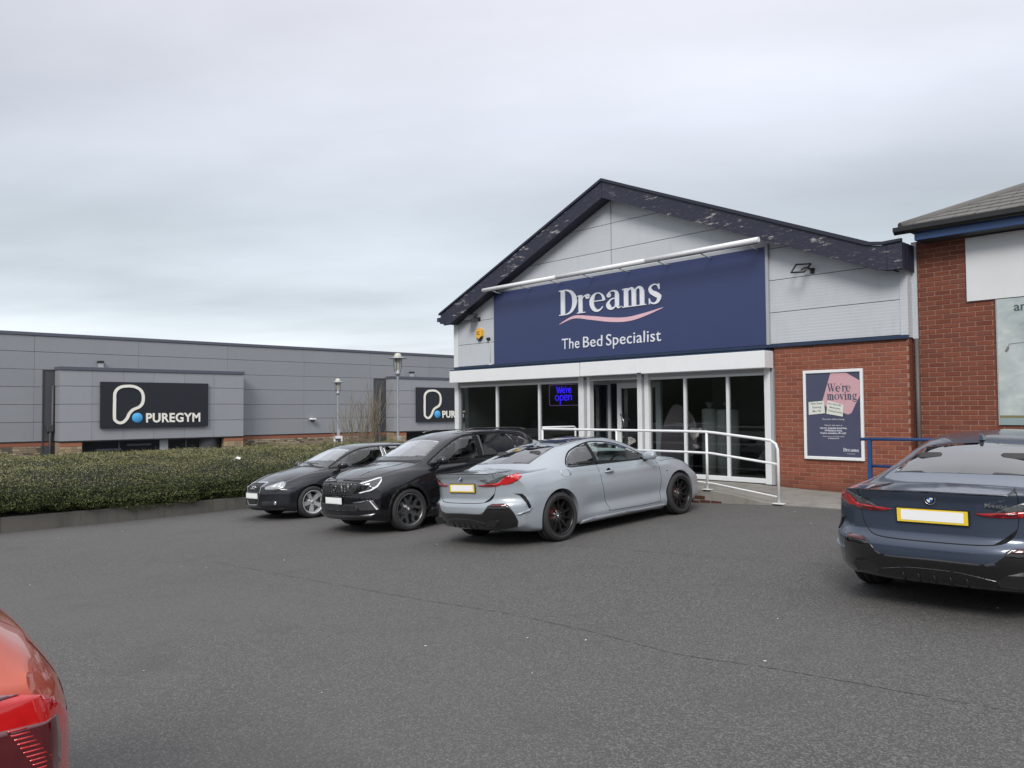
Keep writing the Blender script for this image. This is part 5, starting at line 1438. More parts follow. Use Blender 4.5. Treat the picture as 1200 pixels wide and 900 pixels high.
def plate(root, x, z, y, back, mat, tilt=0.0, w=.52, h=.111):
    q = -1 if back else 1
    p = MB().box(x, x + q * .010, y - w / 2, y + w / 2, z - h / 2, z + h / 2, 0, .003).build('number_plate', mat, root)
    MB().box(x + q * .0102, x + q * .012, y - w * .435, y + w * .435, z - h * .34, z + h * .38, 0, 0).build('blank_panel', M_PLATEB, p)
    MB().box(x - q * .004, x + q * .0095, y - w / 2 - .006, y + w / 2 + .006, z - h / 2 - .006, z + h / 2 + .006, 0, .003).build('plate_surround', M_BLACKPLASTIC, p)
    return p
def mirror_(root, x, y, z, paint, sg_, cap_mat=None):
    prof = crom([(-.02, 0), (.0, .05), (.05, .075), (.11, .06), (.13, 0), (.11, -.05), (.05, -.065), (.0, -.05)], 3, True)
    mb = MB(); rings = []
    for f, dy in ((.35, 0), (.85, .02), (1.0, .07), (1.0, .13), (.85, .185), (.45, .21)):
        rings.append([(x + p[0] * f * 1.1 + .0, y + sg_ * dy, z + p[1] * f + .01 * f) for p in prof])
    n = len(prof)
    V = [v for r_ in rings for v in r_]; F = [(i * n + j, i * n + (j + 1) % n, (i + 1) * n + (j + 1) % n, (i + 1) * n + j) for i in range(len(rings) - 1) for j in range(n)]
    F += [list(range(n)), list(range((len(rings) - 1) * n, len(rings) * n))]
    mb.add(V, F, 0, True); o = mb.build('door_mirror', cap_mat or paint, root)
    MB().tube([(x + .06, y - sg_ * .07, z - .07), (x + .06, y + sg_ * .05, z - .04)], [.03, .022], 8).build('mirror_arm', M_GLOSSBLACK, o)
    return o
def place(root, X, Y, head, x_mid, wb, track, zo=0.0):
    """head: direction of the nose in plan; (X, Y) ground point midway between the axles"""
    f = Vector((head[0], head[1], 0)).normalized(); l = Vector((-f.y, f.x, 0))
    def g_(a, b): p = Vector((X, Y, 0)) + f * a + l * b; return gz(p.x, p.y)
    F1, F2, B1, B2 = g_(wb / 2, track), g_(wb / 2, -track), g_(-wb / 2, track), g_(-wb / 2, -track)
    sx_ = ((F1 + F2) - (B1 + B2)) / 2 / wb; sy_ = ((F1 + B1) - (F2 + B2)) / 2 / (2 * track)
    fx = Vector((f.x, f.y, sx_)).normalized(); ly = Vector((l.x, l.y, sy_)).normalized(); up = fx.cross(ly).normalized(); ly = up.cross(fx)
    root.matrix_world = Matrix(((fx.x, ly.x, up.x, X), (fx.y, ly.y, up.y, Y), (fx.z, ly.z, up.z, (F1 + F2 + B1 + B2) / 4 + zo), (0, 0, 0, 1)))
def shift_children(root, dx):
    for c in [o for o in bpy.data.objects if o.parent == root]: c.location.x += dx

def build_car(name, label, cat, P, paint, wheels, windows, cabin, axles, track, arch=.37, extra=None, roofm=None):
    root = thing(name, label, cat)
    car = Car(P); me = car.shell(); cut = []
    mb = MB()
    for x in axles:
        for q in (1, -1):
            mb.lathe([(0, .60 * q), (arch + .0, .60 * q), (arch + .0, 1.1 * q), (0, 1.1 * q)], (x, 0, wheels['r'] + .004), 'y', 48)
    wm = mb.mesh('cut', [paint, M_BLACKPLASTIC]); bm = bmesh.new(); bm.from_mesh(wm); bmesh.ops.remove_doubles(bm, verts=bm.verts, dist=1e-5); bmesh.ops.recalc_face_normals(bm, faces=bm.faces)
    for f in bm.faces: f.material_index = 1; f.smooth = True
    bm.to_mesh(wm); bm.free(); cut.append(wm)
    if windows:
        cut.append(car.cabin_mesh(*cabin))
        ws_ = []
        for mode, ol, mat, mir in windows:
            for q in ((1, -1) if mir else (1,)):
                cm = car.panel_mesh(ol, mode, .05, .15, q, .06, closed=True, along=True)
                if mir: ws_.append(cm)
                else: cut.append(join_meshes([cm], 1))
        cut.append(join_meshes(ws_, 1))
        for c in cut[1:]:
            c.materials.clear(); c.materials.append(paint); c.materials.append(M_BLACKPLASTIC)
    me.materials.append(paint); me.materials.append(M_INTERIOR)
    wm.materials.clear(); wm.materials.append(paint); wm.materials.append(M_INTERIOR)
    for c in cut[1:]: c.materials.clear(); c.materials.append(paint); c.materials.append(M_INTERIOR)
    res = boolean(me, cut)
    for p in res.polygons: p.use_smooth = True
    res.set_sharp_from_angle(angle=R(32)); res.name = 'body'
    put('body', res, root)
    add_wheels(root, wheels, axles, track, wheels.get('caliper'))
    for mode, ol, mat, mir in (windows or []):
        nm = {'side': 'side_window', 'wscreen': 'windscreen', 'rscreen': 'rear_window'}.get(mode, 'window')
        car.panel(nm, ol, mode, mat, root, .0012, .004, mir=mir, grid=.06)
    if extra: extra(car, root, paint)
    return root

# ------------------------------------------------------------------ two-door coupe
_rz = pchip([(.15, .20), (.24, .10), (.32, .035), (.42, .0), (.50, -.018), (.575, -.012), (.605, .015), (.65, .050), (.80, .050), (.86, .040), (.93, .028), (.97, .0), (1.02, -.004)])
_fz = pchip([(.15, .25), (.22, .07), (.30, .01), (.45, 0), (.6, .02), (.70, .06), (.80, .10)])
COUPE = dict(L=4.77,
    zt=[(0, 1.003), (.1, 1.000), (.3, .998), (.50, 1.004), (.62, 1.030), (.9, 1.135), (1.2, 1.228), (1.5, 1.303), (1.8, 1.350), (2.15, 1.372), (2.45, 1.363), (2.7, 1.315), (3.0, 1.20), (3.25, 1.085), (3.42, 1.015), (3.6, .992), (4.0, .945), (4.4, .855), (4.62, .765), (4.77, .66)],
    zb=[(0, .27), (.25, .20), (.7, .17), (4.1, .15), (4.5, .16), (4.77, .22)],
    zs=[(0, .925), (.3, .945), (.8, .962), (1.2, .958), (1.8, .935), (2.6, .915), (3.2, .915), (3.6, .90), (4.0, .865), (4.4, .79), (4.77, .62)],
    W=[(0, .885), (.4, .915), (1.0, .922), (1.7, .90), (2.5, .895), (3.3, .898), (3.9, .908), (4.4, .90), (4.77, .87)],
    Ws=[(0, .80), (.4, .815), (1.0, .822), (1.5, .812), (2.0, .805), (2.8, .81), (3.3, .815), (3.6, .82), (4.0, .81), (4.4, .77), (4.77, .72)],
    Wt=[(0, .70), (.40, .68), (.62, .64), (.9, .60), (1.3, .565), (1.8, .56), (2.3, .565), (2.6, .58), (2.9, .625), (3.2, .675), (3.42, .72), (3.7, .73), (4.2, .69), (4.77, .60)],
    cr=[(0, .022), (.5, .03), (.9, .055), (1.5, .06), (2.2, .055), (2.7, .055), (3.2, .05), (3.6, .045), (4.3, .045), (4.77, .03)],
    flare=[(.98, .030, .42), (3.83, .018, .40)], flare_top=.93,
    sculpt=[(1.55, 3.45, .42, .11, .042), (.9, 3.75, .815, .032, -.010), (1.4, 3.5, .285, .05, -.012)],
    rear=lambda y, z: _rz(z) + .43 * (y / .92) ** 3.7, front=lambda y, z: _fz(z) + .42 * (y / .9) ** 3.0, xr=1.0, xf=1.3)
coupe_glass = [
    ('side', [(1.50, .976), (1.93, .968), (1.93, 1.256), (1.78, 1.236), (1.60, 1.182), (1.45, 1.115), (1.34, 1.035), (1.315, 1.0), (1.34, .982)], G_TINT, True),
    ('side', [(1.99, .966), (2.6, .958), (3.17, .952), (3.16, .968), (3.0, 1.045), (2.8, 1.135), (2.6, 1.198), (2.4, 1.240), (2.2, 1.260), (1.99, 1.260)], G_CLEAR, True),
    ('wscreen', [(3.18, -.60), (3.24, -.3), (3.26, 0), (3.24, .3), (3.18, .60), (2.62, .485), (2.59, .25), (2.58, 0), (2.59, -.25), (2.62, -.485)], M_WSCREEN, False),
    ('rscreen', [(.70, -.54), (.66, -.25), (.65, 0), (.66, .25), (.70, .54), (1.48, .455), (1.50, .2), (1.505, 0), (1.50, -.2), (1.48, -.455)], G_TINT, False)]
W_COUPE = dict(r=.331, rim=.244, w=.245, mat=M_RIMBLACK, spokes=sp_double, dish=.045, caliper=M_REDTRIM)
def roundel(root, x, y, z, r, back=True):
    q = -1 if back else 1
    b = MB().lathe([(0, 0), (r, 0), (r, q * .006), (r * .93, q * .009), (r * .90, q * .0075)], (x, y, z), 'x', 28).build('badge', M_CHROME, root)
    MB().lathe([(r * .90, q * .0076), (r * .58, q * .0078), (0, q * .0078)], (x, y, z), 'x', 28).build('badge_ring', M_GLOSSBLACK, b)
    for k in range(4):
        a0 = k * 90; P_ = [(0, 0)] + [(r * .56 * math.cos(R(a0 + a_)), r * .56 * math.sin(R(a0 + a_))) for a_ in range(0, 91, 15)]
        MB().prism(P_, lambda u, v, d: (x + q * (.008 + d), y + u, z + v), 0, .0012).build('badge_quarter', M_BADGEBLUE if k % 2 == (0 if back else 1) else M_LED, b)
def coupe_extra(car, root, paint, boot_dark=False, roof=True, text='M440d'):
    # roof and pillars
    if roof: car.panel('roof_panel', [(1.56, -.47), (1.56, .47), (1.9, .50), (2.3, .505), (2.54, .49), (2.565, 0), (2.54, -.49), (2.3, -.505), (1.9, -.50)], 'top', M_GLOSSBLACK, root, .0025)
    fr = crom([(3.22, .95), (2.6, .952), (1.93, .960), (1.50, .964), (1.325, .972), (1.305, 1.012), (1.43, 1.118), (1.60, 1.198), (1.95, 1.274), (2.25, 1.275), (2.6, 1.213), (2.95, 1.085), (3.20, .965)], 4)
    car.line([tuple(p) for p in fr], 'side', root, w=.018, mat=M_SATINBLACK, k=1, thick=.0012, name='window_trim')
    car.panel('pillar_trim', [(1.925, .965), (1.995, .962), (1.995, 1.268), (1.925, 1.266)], 'side', M_SATINBLACK, root, .002, mir=True)
    car.panel('mirror_base', [(3.02, .953), (3.24, .948), (3.10, 1.01), (3.0, 1.05)], 'side', M_GLOSSBLACK, root, .004, mir=True)
    # tail: lamps, boot, valance
    lamp_red = [(.30, .840), (.46, .852), (.60, .862), (.685, .868), (.74, .905), (.80, .940), (.90, .958), (1.08, .966), (1.14, .962), (1.10, .930), (1.0, .882), (.90, .846), (.80, .835), (.72, .838), (.62, .818), (.46, .815), (.36, .822)]
    car.panel('tail_lamp', lamp_red, 'rear', M_REDLENS, root, .007, mir=True, grid=.03)
    car.panel('lamp_inner', [(.33, .828), (.60, .830), (.60, .852), (.46, .843)], 'rear', M_REDDARK, root, .0085, mir=True, grid=.03)
    car.panel('smoked_lens', [(.42, .848), (.56, .860), (.65, .872), (.73, .912), (.81, .951), (.92, .968), (.80, .962), (.60, .920), (.48, .882)], 'rear', M_SMOKE, root, .006, mir=True, grid=.03)
    car.line([(.60, .997), (.605, .92), (.605, .82), (.585, .73), (.54, .665), (.46, .622), (.32, .606), (.0, .603)], 'rear', root, w=.007)
    car.line([(-.60, .985), (0, .992), (.60, .985)], 'rear', root, w=.010, mir=False, mat=M_GLOSSBLACK, name='spoiler_edge')
    val = [(-.36, .470), (0, .478), (.36, .470), (.44, .50), (.50, .575), (.56, .597), (.74, .597), (.82, .575), (.90, .47), (.96, .36), (.95, .28), (.6, .255), (0, .25), (-.6, .255), (-.95, .28), (-.96, .36), (-.90, .47), (-.82, .575), (-.74, .597), (-.56, .597), (-.50, .575), (-.44, .50)]
    car.panel('rear_valance', val, 'rear', M_GLOSSBLACK, root, .006)
    car.panel('reflector', [(.53, .565), (.58, .592), (.78, .592), (.81, .575), (.76, .562)], 'rear', M_REDDARK, root, .010, mir=True, grid=.03)
    car.panel('bumper_vent', [(.93, .715), (1.06, .705), (1.11, .66), (1.17, .52), (1.135, .50), (1.06, .64), (1.02, .685)], 'rear', M_SATINBLACK, root, .006, mir=True, grid=.03)
    car.panel('bumper_blade', [(1.125, .50), (1.18, .525), (1.13, .475), (.98, .445), (.93, .45), (1.04, .475)], 'rear', paint, root, .016, mir=True, grid=.03)
    car.line([(-.42, .345), (-.2, .385), (0, .392), (.2, .385), (.42, .345)], 'rear', root, w=.006, mir=False, mat=M_DULLCHROME, thick=.010, name='diffuser_trim')
    for k in (-2, -1, 0, 1, 2): car.panel('diffuser_fin', [(k * .115 - .007, .27), (k * .115 + .007, .27), (k * .115 + .005, .345), (k * .115 - .005, .345)], 'rear', M_MATTBLACK, root, .013, grid=.05)
    for q in (1, -1):
        pp_ = [(q * .43, .395), (q * .62, .395), (q * .64, .37), (q * .60, .305), (q * .45, .305), (q * .42, .34)]
        cx_, cz_ = q * .53, .35; e = MB().prism(pp_, lambda u, v, d: (d, u, v), .044, .16).build('exhaust_tip', M_TIP, root)
        MB().prism([(cx_ + (p[0] - cx_) * .86, cz_ + (p[1] - cz_) * .78) for p in pp_], lambda u, v, d: (d, u, v), .042, .10).build('exhaust_bore', M_GAP, e)
    loc, nor, d = car.hit('rear', 0, .72); plate(root, loc.x - .008, .80, 0, True, M_PLATEY)
    loc, nor, d = car.hit('rear', 0, .935); roundel(root, loc.x - .002, 0, .935, .041)
    loc, nor, d = car.hit('rear', .42, .90)
    text_obj('badge_lettering', text, M_STEEL, (loc.x - .010, -.37, .893), (-.10, -1, 0), (0, 0, 1), height=.026, parent=root, extrude=.004, bold=.02, width=.15)
    for k, m_ in enumerate((M_BADGEBLUE, M_REDDARK, M_REDLENS)): MB().box(loc.x - .014, loc.x - .006, -.345 + .009 * k, -.339 + .009 * k, .893, .919).build('badge_stripe', m_, root)
    text_obj('badge_lettering', 'xDrive', M_DULLCHROME, (loc.x - .004, .55, .905), (.10, -1, 0), (0, 0, 1), height=.016, parent=root, extrude=.004, bold=.015)
    # shark fin aerial
    mb = MB(); fin = [(1.47, 0), (1.66, 0), (1.60, .012), (1.52, .045), (1.485, .058), (1.475, .05)]
    z0 = car.hit('top', 1.56, 0)[0].z - .004
    mb.prism(fin, lambda u, v, d: (u, (d - .5) * .045 * (1 - v * 11), z0 + v + .0), 0, 1); mb.build('aerial_fin', paint, root)
    # doors, sills, handles
    car.line([(1.93, .955), (1.915, .80), (1.93, .62), (1.99, .44), (2.06, .315), (2.12, .275), (3.2, .262), (3.30, .30), (3.33, .45), (3.345, .70), (3.33, .88), (3.27, .945)], 'side', root, w=.006, k=4)
    car.line([(.82, .56), (1.02, .72)], 'side', root, w=.002) if False else None
    car.panel('sill_skirt', [(1.42, .175), (3.42, .16), (3.42, .21), (2.4, .225), (1.75, .235), (1.44, .215)], 'side', paint, root, .020, mir=True, grid=.10)
    for q in (1, -1):
        y = car.hit('side', 2.12, .835, q)[0].y
        MB().tube([(2.02, y + q * .004, .835), (2.05, y + q * .028, .838), (2.12, y + q * .036, .84), (2.19, y + q * .028, .838), (2.22, y + q * .004, .835)], [.010, .014, .015, .014, .010], 10).build('door_handle', paint, root)
        MB().lathe([(.0, .001), (.055, .001), (.05, -.003)], (2.12, y, .832), 'y', 16).build('handle_recess', M_GAP, root)
        mirror_(root, 3.00, car.hit('side', 3.05, .96, q)[0].y + q * .045, .985, paint, q)
    car.panel('fuel_flap', [tuple(p) for p in crom([(1.10, .86), (1.10, .94), (1.28, .94), (1.28, .86)], 4, True)], 'side', paint, root, .0022, sg=-1)
    # nose
    car.panel('headlamp', [(.62, .70), (.70, .76), (1.0, .80), (1.28, .80), (1.2, .74), (.9, .69)], 'front', M_LAMPDARK, root, .006, mir=True)
    car.panel('grille', [(.03, .38), (.03, .76), (.24, .77), (.27, .6), (.2, .38)], 'front', M_GLOSSBLACK, root, .012, mir=True)
    car.panel('front_intake', [(.35, .28), (.35, .45), (.8, .48), (.85, .3)], 'front', M_GLOSSBLACK, root, .006, mir=True)
    car.line([(3.43, .70), (3.60, .69)], 'side', root, w=.02, mat=M_GLOSSBLACK, name='side_gill') if False else None
    MB().box(3.50, 3.53, car.hit('side', 3.5, .72, -1)[0].y - .004, car.hit('side', 3.5, .72, -1)[0].y + .01, .715, .73).build('side_repeater', M_GLOSSBLACK, root)
    car.line([(3.40, .885), (3.8, .89), (4.2, .845), (4.5, .76)], 'side', root, w=.005)
    seats(root, (2.45,), .36, .33, M_SEAT); seats(root, (1.65,), .33, .38, M_SEAT); steering(root, 2.98, -.36, .86); dash(root, 3.05, .62, .93)
def coupe(name, label, paint, X, Y, head, **k):
    r_ = build_car(name, label, 'car', COUPE, paint, W_COUPE, coupe_glass, (.66, 3.24), (.98, 3.831), .80, arch=.372, extra=lambda c, rt, p: coupe_extra(c, rt, p, **k))
    shift_children(r_, -2.4055); place(r_, X, Y, head, 0, 2.851, .80); return r_
coupe('coupe_car', 'light grey two-door coupe with black roof and wheels parked nose to the shop ramp', M_P_GREY, -8.11, 7.70 + 1.4255, (-.012, 1))
ang = R(1.0)
_h = Vector((-math.sin(ang), math.cos(ang), 0)); _p = Vector((-2.19, 6.60, 0)) + _h * 2.4055
coupe('coupe_car', 'dark blue two-door coupe seen from behind at the right edge', M_P_BLUE, _p.x, _p.y, (_h.x, _h.y), roof=False)

# ------------------------------------------------------------------ black family crossover
_f2 = pchip([(.18, .20), (.26, .05), (.36, .0), (.5, .0), (.62, .012), (.66, .02), (.86, .055), (.93, .10), (1.0, .16)])
_r2 = pchip([(.2, .1), (.4, 0), (.6, 0), (.9, .04), (1.1, .10)])
SUV = dict(L=4.51, zm=.66,
    zt=[(0, 1.02), (.08, 1.16), (.2, 1.32), (.4, 1.49), (.7, 1.575), (1.2, 1.612), (1.7, 1.62), (2.1, 1.605), (2.45, 1.54), (2.8, 1.39), (3.1, 1.24), (3.32, 1.13), (3.5, 1.095), (3.9, 1.055), (4.2, .995), (4.38, .93), (4.51, .84)],
    zb=[(0, .32), (.4, .24), (4.1, .20), (4.51, .25)],
    zs=[(0, 1.0), (.4, 1.06), (1.2, 1.06), (2.2, 1.03), (3.0, 1.01), (3.5, 1.0), (4.0, .95), (4.3, .89), (4.51, .80)],
    W=[(0, .86), (.4, .90), (1.2, .905), (2.5, .90), (3.5, .905), (4.2, .90), (4.51, .87)],
    Ws=[(0, .74), (.5, .80), (1.5, .825), (2.5, .83), (3.3, .835), (3.8, .82), (4.2, .79), (4.51, .74)],
    Wt=[(0, .60), (.3, .57), (.8, .60), (1.5, .62), (2.2, .62), (2.6, .65), (3.0, .70), (3.32, .75), (3.7, .74), (4.2, .68), (4.51, .62)],
    cr=[(0, .04), (.8, .05), (2.0, .05), (2.8, .06), (3.4, .05), (4.2, .05), (4.51, .03)],
    flare=[(.94, .02, .45), (3.607, .025, .45)], flare_top=1.0,
    sculpt=[(1.35, 3.15, .52, .13, .026)],
    rear=lambda y, z: _r2(z) + .25 * (y / .9) ** 4, front=lambda y, z: _f2(z) + .40 * (y / .9) ** 3.4, xr=.8, xf=1.2)
suv_glass = [
    ('side', [(1.93, 1.10), (2.6, 1.085), (3.08, 1.078), (3.07, 1.10), (2.8, 1.25), (2.5, 1.395), (2.25, 1.475), (1.93, 1.50)], G_CLEAR, True),
    ('side', [(1.0, 1.125), (1.86, 1.105), (1.86, 1.505), (1.4, 1.51), (1.1, 1.49), (.96, 1.33)], G_TINT, True),
    ('side', [(.58, 1.19), (.92, 1.13), (.90, 1.34), (1.0, 1.47), (.80, 1.44), (.58, 1.33)], G_TINT, True),
    ('wscreen', [(3.06, -.67), (3.15, -.35), (3.17, 0), (3.15, .35), (3.06, .67), (2.36, .53), (2.32, .25), (2.31, 0), (2.32, -.25), (2.36, -.53)], M_WSCREEN, False)]
W_SUV = dict(r=.352, rim=.262, w=.235, mat=M_RIMGREY, spokes=sp_block, dish=.03)
def suv_extra(car, root, paint):
    hexg = [(-.60, .845), (-.30, .865), (0, .868), (.30, .865), (.60, .845), (.56, .74), (.44, .655), (0, .640), (-.44, .655), (-.56, .74)]
    car.panel('upper_grille', hexg, 'front', M_MATTBLACK, root, .004)
    mb = []
    for k in range(-6, 7):       # raised lattice over the grille, narrower towards the bottom
        x0 = k * .088; z1 = .855 - abs(k) * .003
        for s_ in (-1, 1):
            a = (x0 * .9 , .665 + abs(k) * .005); b = (x0 + s_ * .085, z1)
            if abs(b[0]) < .58 and abs(a[0]) < .46: car.line([a, b], 'front', root, w=.009, mir=False, k=1, mat=M_DULLCHROME, thick=.010, name='grille_bar')
    car.line([(-.60, .855), (-.3, .876), (-.08, .880)], 'front', root, w=.016, mir=False, mat=M_GLOSSBLACK, thick=.010, name='grille_top_bar')
    for k in range(9): car.panel('grille_slot', [(.10 + .055 * k, .885 - k * .001), (.145 + .055 * k, .885 - k * .001), (.145 + .055 * k, .900 - k * .001), (.10 + .055 * k, .900 - k * .001)], 'front', M_GAP, root, .003, mir=True)
    # diamond badge
    for s_ in (0,):
        loc = car.hit('front', 0, .77)[0]; d_ = [(0, .06), (.048, 0), (0, -.06), (-.048, 0)]
        mb = MB()
        for i in range(4):
            a, b = d_[i], d_[(i + 1) % 4]; mb.tube([(loc.x + .014, a[0], .77 + a[1]), (loc.x + .014, b[0], .77 + b[1])], .006, 6)
        mb.build('badge', M_DULLCHROME, root)
    car.panel('headlamp', [(.58, .84), (.62, .866), (.85, .895), (1.10, .925), (1.22, .93), (1.17, .87), (1.06, .79), (.92, .735), (.66, .690), (.60, .695), (.78, .745), (.88, .80), (.70, .815)], 'front', M_LAMPDARK, root, .006, mir=True, grid=.03)
    car.panel('light_guide', [(.60, .848), (.84, .882), (1.08, .913), (1.20, .926), (1.19, .912), (1.07, .897), (.84, .864), (.66, .835)], 'front', M_LED, root, .010, mir=True, grid=.03)
    car.panel('light_guide', [(1.185, .915), (1.20, .926), (1.15, .855), (1.04, .775), (.90, .722), (.66, .690), (.62, .700), (.88, .742), (1.02, .795), (1.13, .87)], 'front', M_LED, root, .010, mir=True, grid=.03)
    car.panel('projector_lens', [(.66, .825), (.78, .835), (.88, .85), (.88, .83), (.76, .812)], 'front', M_CHROME, root, .0085, mir=True, grid=.03)
    car.panel('lower_grille', [(-.62, .52), (0, .50), (.62, .52), (.66, .42), (.5, .40), (0, .39), (-.5, .40), (-.66, .42)], 'front', M_MATTBLACK, root, .004)
    for k in range(5): car.line([(-.60, .415 + .021 * k), (0, .405 + .021 * k), (.60, .415 + .021 * k)], 'front', root, w=.005, mir=False, mat=M_GLOSSBLACK, thick=.009, name='grille_slat')
    car.panel('side_blade', [(.50, .545), (.80, .575), (.93, .57), (1.04, .42), (.98, .405), (.66, .415), (.56, .50)], 'front', M_DULLCHROME, root, .008, mir=True, grid=.03)
    car.panel('running_light', [(.86, .56), (.885, .562), (1.02, .42), (.99, .418)], 'front', M_LED, root, .012, mir=True, grid=.03)
    car.panel('chin_skirt', [(-.9, .30), (0, .285), (.9, .30), (.98, .36), (.6, .335), (0, .325), (-.6, .335), (-.98, .36)], 'front', M_DULLCHROME, root, .012)
    loc = car.hit('front', 0, .565)[0]; plate(root, loc.x + .006, .565, 0, False, M_PLATEW)
    # bonnet edge, creases, doors
    car.line([(3.20, .735), (3.5, .74), (3.9, .70), (4.15, .60), (4.28, .42), (4.33, .2), (4.34, 0)], 'top', root, w=.008)
    for q in (1, -1):
        P_ = [(3.3 + .1 * k, q * (.42 - .012 * k)) for k in range(10)]
        L_, R_ = ribbon_poly(P_, .05); car.panel('bonnet_crease', L_ + R_[::-1], 'top', paint, root, .0022)
    car.line([(1.90, 1.09), (1.90, .5), (1.86, .33), (1.86, .29)], 'side', root, k=3); car.line([(3.10, 1.06), (3.18, .9), (3.18, .45), (3.12, .30), (1.3, .30)], 'side', root, k=3); car.line([(1.0, 1.12), (1.02, .85), (1.3, .60), (1.36, .30)], 'side', root, k=3)
    for xw in (.94, 3.607):
        a = [(xw + .400 * math.cos(R(t_)), .356 + .400 * math.sin(R(t_))) for t_ in range(-12, 193, 9)]
        car.line(a, 'side', root, w=.055, k=1, mat=M_SATINBLACK, thick=.006, name='arch_trim')
    car.panel('sill_cladding', [(1.38, .22), (3.18, .22), (3.16, .33), (1.40, .34)], 'side', M_MATTBLACK, root, .010, mir=True, grid=.1)
    fr = crom([(3.13, 1.07), (2.6, 1.075), (1.9, 1.092), (.95, 1.118), (.53, 1.19), (.54, 1.35), (.8, 1.465), (1.2, 1.525), (1.8, 1.528), (2.25, 1.50), (2.6, 1.365), (2.9, 1.21), (3.12, 1.09)], 4)
    car.line([tuple(p) for p in fr], 'side', root, w=.022, k=1, mat=M_SATINBLACK, thick=.002, name='window_trim')
    car.panel('pillar_trim', [(1.85, 1.10), (1.94, 1.098), (1.94, 1.52), (1.85, 1.52)], 'side', M_SATINBLACK, root, .002, mir=True)
    for q in (1, -1):
        y = car.hit('side', 3.0, 1.07, q)[0].y; mirror_(root, 2.86, y + q * .05, 1.10, paint, q, M_P_BLACK)
        for x in (2.05, 1.12):
            yy = car.hit('side', x, .90, q)[0].y; MB().tube([(x - .09, yy + q * .003, .90), (x - .06, yy + q * .03, .905), (x + .06, yy + q * .03, .905), (x + .09, yy + q * .003, .90)], .012, 8).build('door_handle', paint, root)
        MB().tube([(.55, q * .60, 1.575), (.75, q * .60, 1.60), (1.9, q * .61, 1.635), (2.15, q * .62, 1.60)], .014, 8).build('roof_rail', M_GLOSSBLACK, root)
        y = car.hit('side', 3.42, .90, q)[0].y
    for q in (1, -1): MB().tube([(3.16, q * .1 + .3, 1.175), (3.10, q * .1 - .28, 1.20)], .008, 6).build('wiper', M_BLACKPLASTIC, root)
    car.panel('cowl', [(3.19, -.70), (3.30, -.68), (3.33, 0), (3.30, .68), (3.19, .70), (3.25, .35), (3.26, 0), (3.25, -.35)], 'top', M_MATTBLACK, root, .004)
    MB().box(2.44, 2.50, .34, .40, 1.38, 1.44, 0, .01).build('tax_holder', M_PLATEB, root); MB().box(2.47, 2.52, -.10, .12, 1.40, 1.46, 0, .02).build('rear_view_mirror', M_INTERIOR, root)
    seats(root, (2.35, 1.45), .38, .50, M_SEAT); steering(root, 2.85, -.38, 1.03); dash(root, 2.9, .66, 1.06)
r_ = build_car('crossover_car', 'black crossover with white front number plate parked between the grey coupe and the hatchback', 'car', SUV, M_P_BLACK, W_SUV, suv_glass, (.55, 3.14), (.94, 3.607), .795, arch=.392, extra=suv_extra)
shift_children(r_, -2.2735); place(r_, -11.52, 7.70 + 1.3335, (0, -1), 0, 2.667, .795)

# ------------------------------------------------------------------ dark hatchback
_f3 = pchip([(.15, .22), (.24, .05), (.32, .0), (.5, .0), (.6, .02), (.7, .05), (.8, .12)])
HATCH = dict(L=4.24, zm=.55,
    zt=[(0, .95), (.08, 1.05), (.2, 1.18), (.45, 1.32), (.8, 1.385), (1.3, 1.42), (1.7, 1.42), (2.0, 1.40), (2.3, 1.32), (2.7, 1.15), (3.0, 1.02), (3.15, .985), (3.5, .93), (3.8, .86), (4.05, .775), (4.24, .68)],
    zb=[(0, .28), (.4, .19), (3.9, .16), (4.24, .20)],
    zs=[(0, .93), (.5, .955), (1.3, .94), (2.2, .92), (3.0, .90), (3.4, .88), (3.8, .82), (4.1, .74), (4.24, .64)],
    W=[(0, .83), (.4, .87), (1.2, .878), (2.5, .87), (3.4, .878), (3.9, .87), (4.24, .83)],
    Ws=[(0, .74), (.5, .79), (1.5, .80), (2.5, .80), (3.1, .80), (3.5, .785), (3.9, .75), (4.24, .68)],
    Wt=[(0, .58), (.3, .56), (.8, .57), (1.4, .575), (2.0, .58), (2.4, .625), (2.8, .675), (3.1, .71), (3.5, .69), (3.9, .64), (4.24, .56)],
    cr=[(0, .04), (.8, .05), (1.8, .05), (2.6, .06), (3.2, .05), (4.0, .05), (4.24, .03)],
    flare=[(.80, .015, .40), (3.37, .018, .42)], flare_top=.86, sculpt=[(1.25, 2.95, .42, .12, .02)],
    rear=lambda y, z: .02 + .22 * (y / .9) ** 4, front=lambda y, z: _f3(z) + .46 * (y / .88) ** 2.9, xr=.8, xf=1.2)
hatch_glass = [
    ('side', [(1.60, .985), (2.4, .972), (2.88, .965), (2.86, .985), (2.6, 1.105), (2.35, 1.21), (2.1, 1.285), (1.85, 1.315), (1.60, 1.322)], G_CLEAR, True),
    ('side', [(.62, 1.03), (1.50, .99), (1.50, 1.325), (1.1, 1.315), (.85, 1.27), (.66, 1.17)], G_TINT, True),
    ('wscreen', [(2.83, -.63), (2.92, -.32), (2.94, 0), (2.92, .32), (2.83, .63), (2.18, .50), (2.14, .25), (2.13, 0), (2.14, -.25), (2.18, -.50)], M_WSCREEN, False)]
W_HATCH = dict(r=.317, rim=.228, w=.225, mat=M_RIMSILVER, spokes=sp_broad, dish=.03)
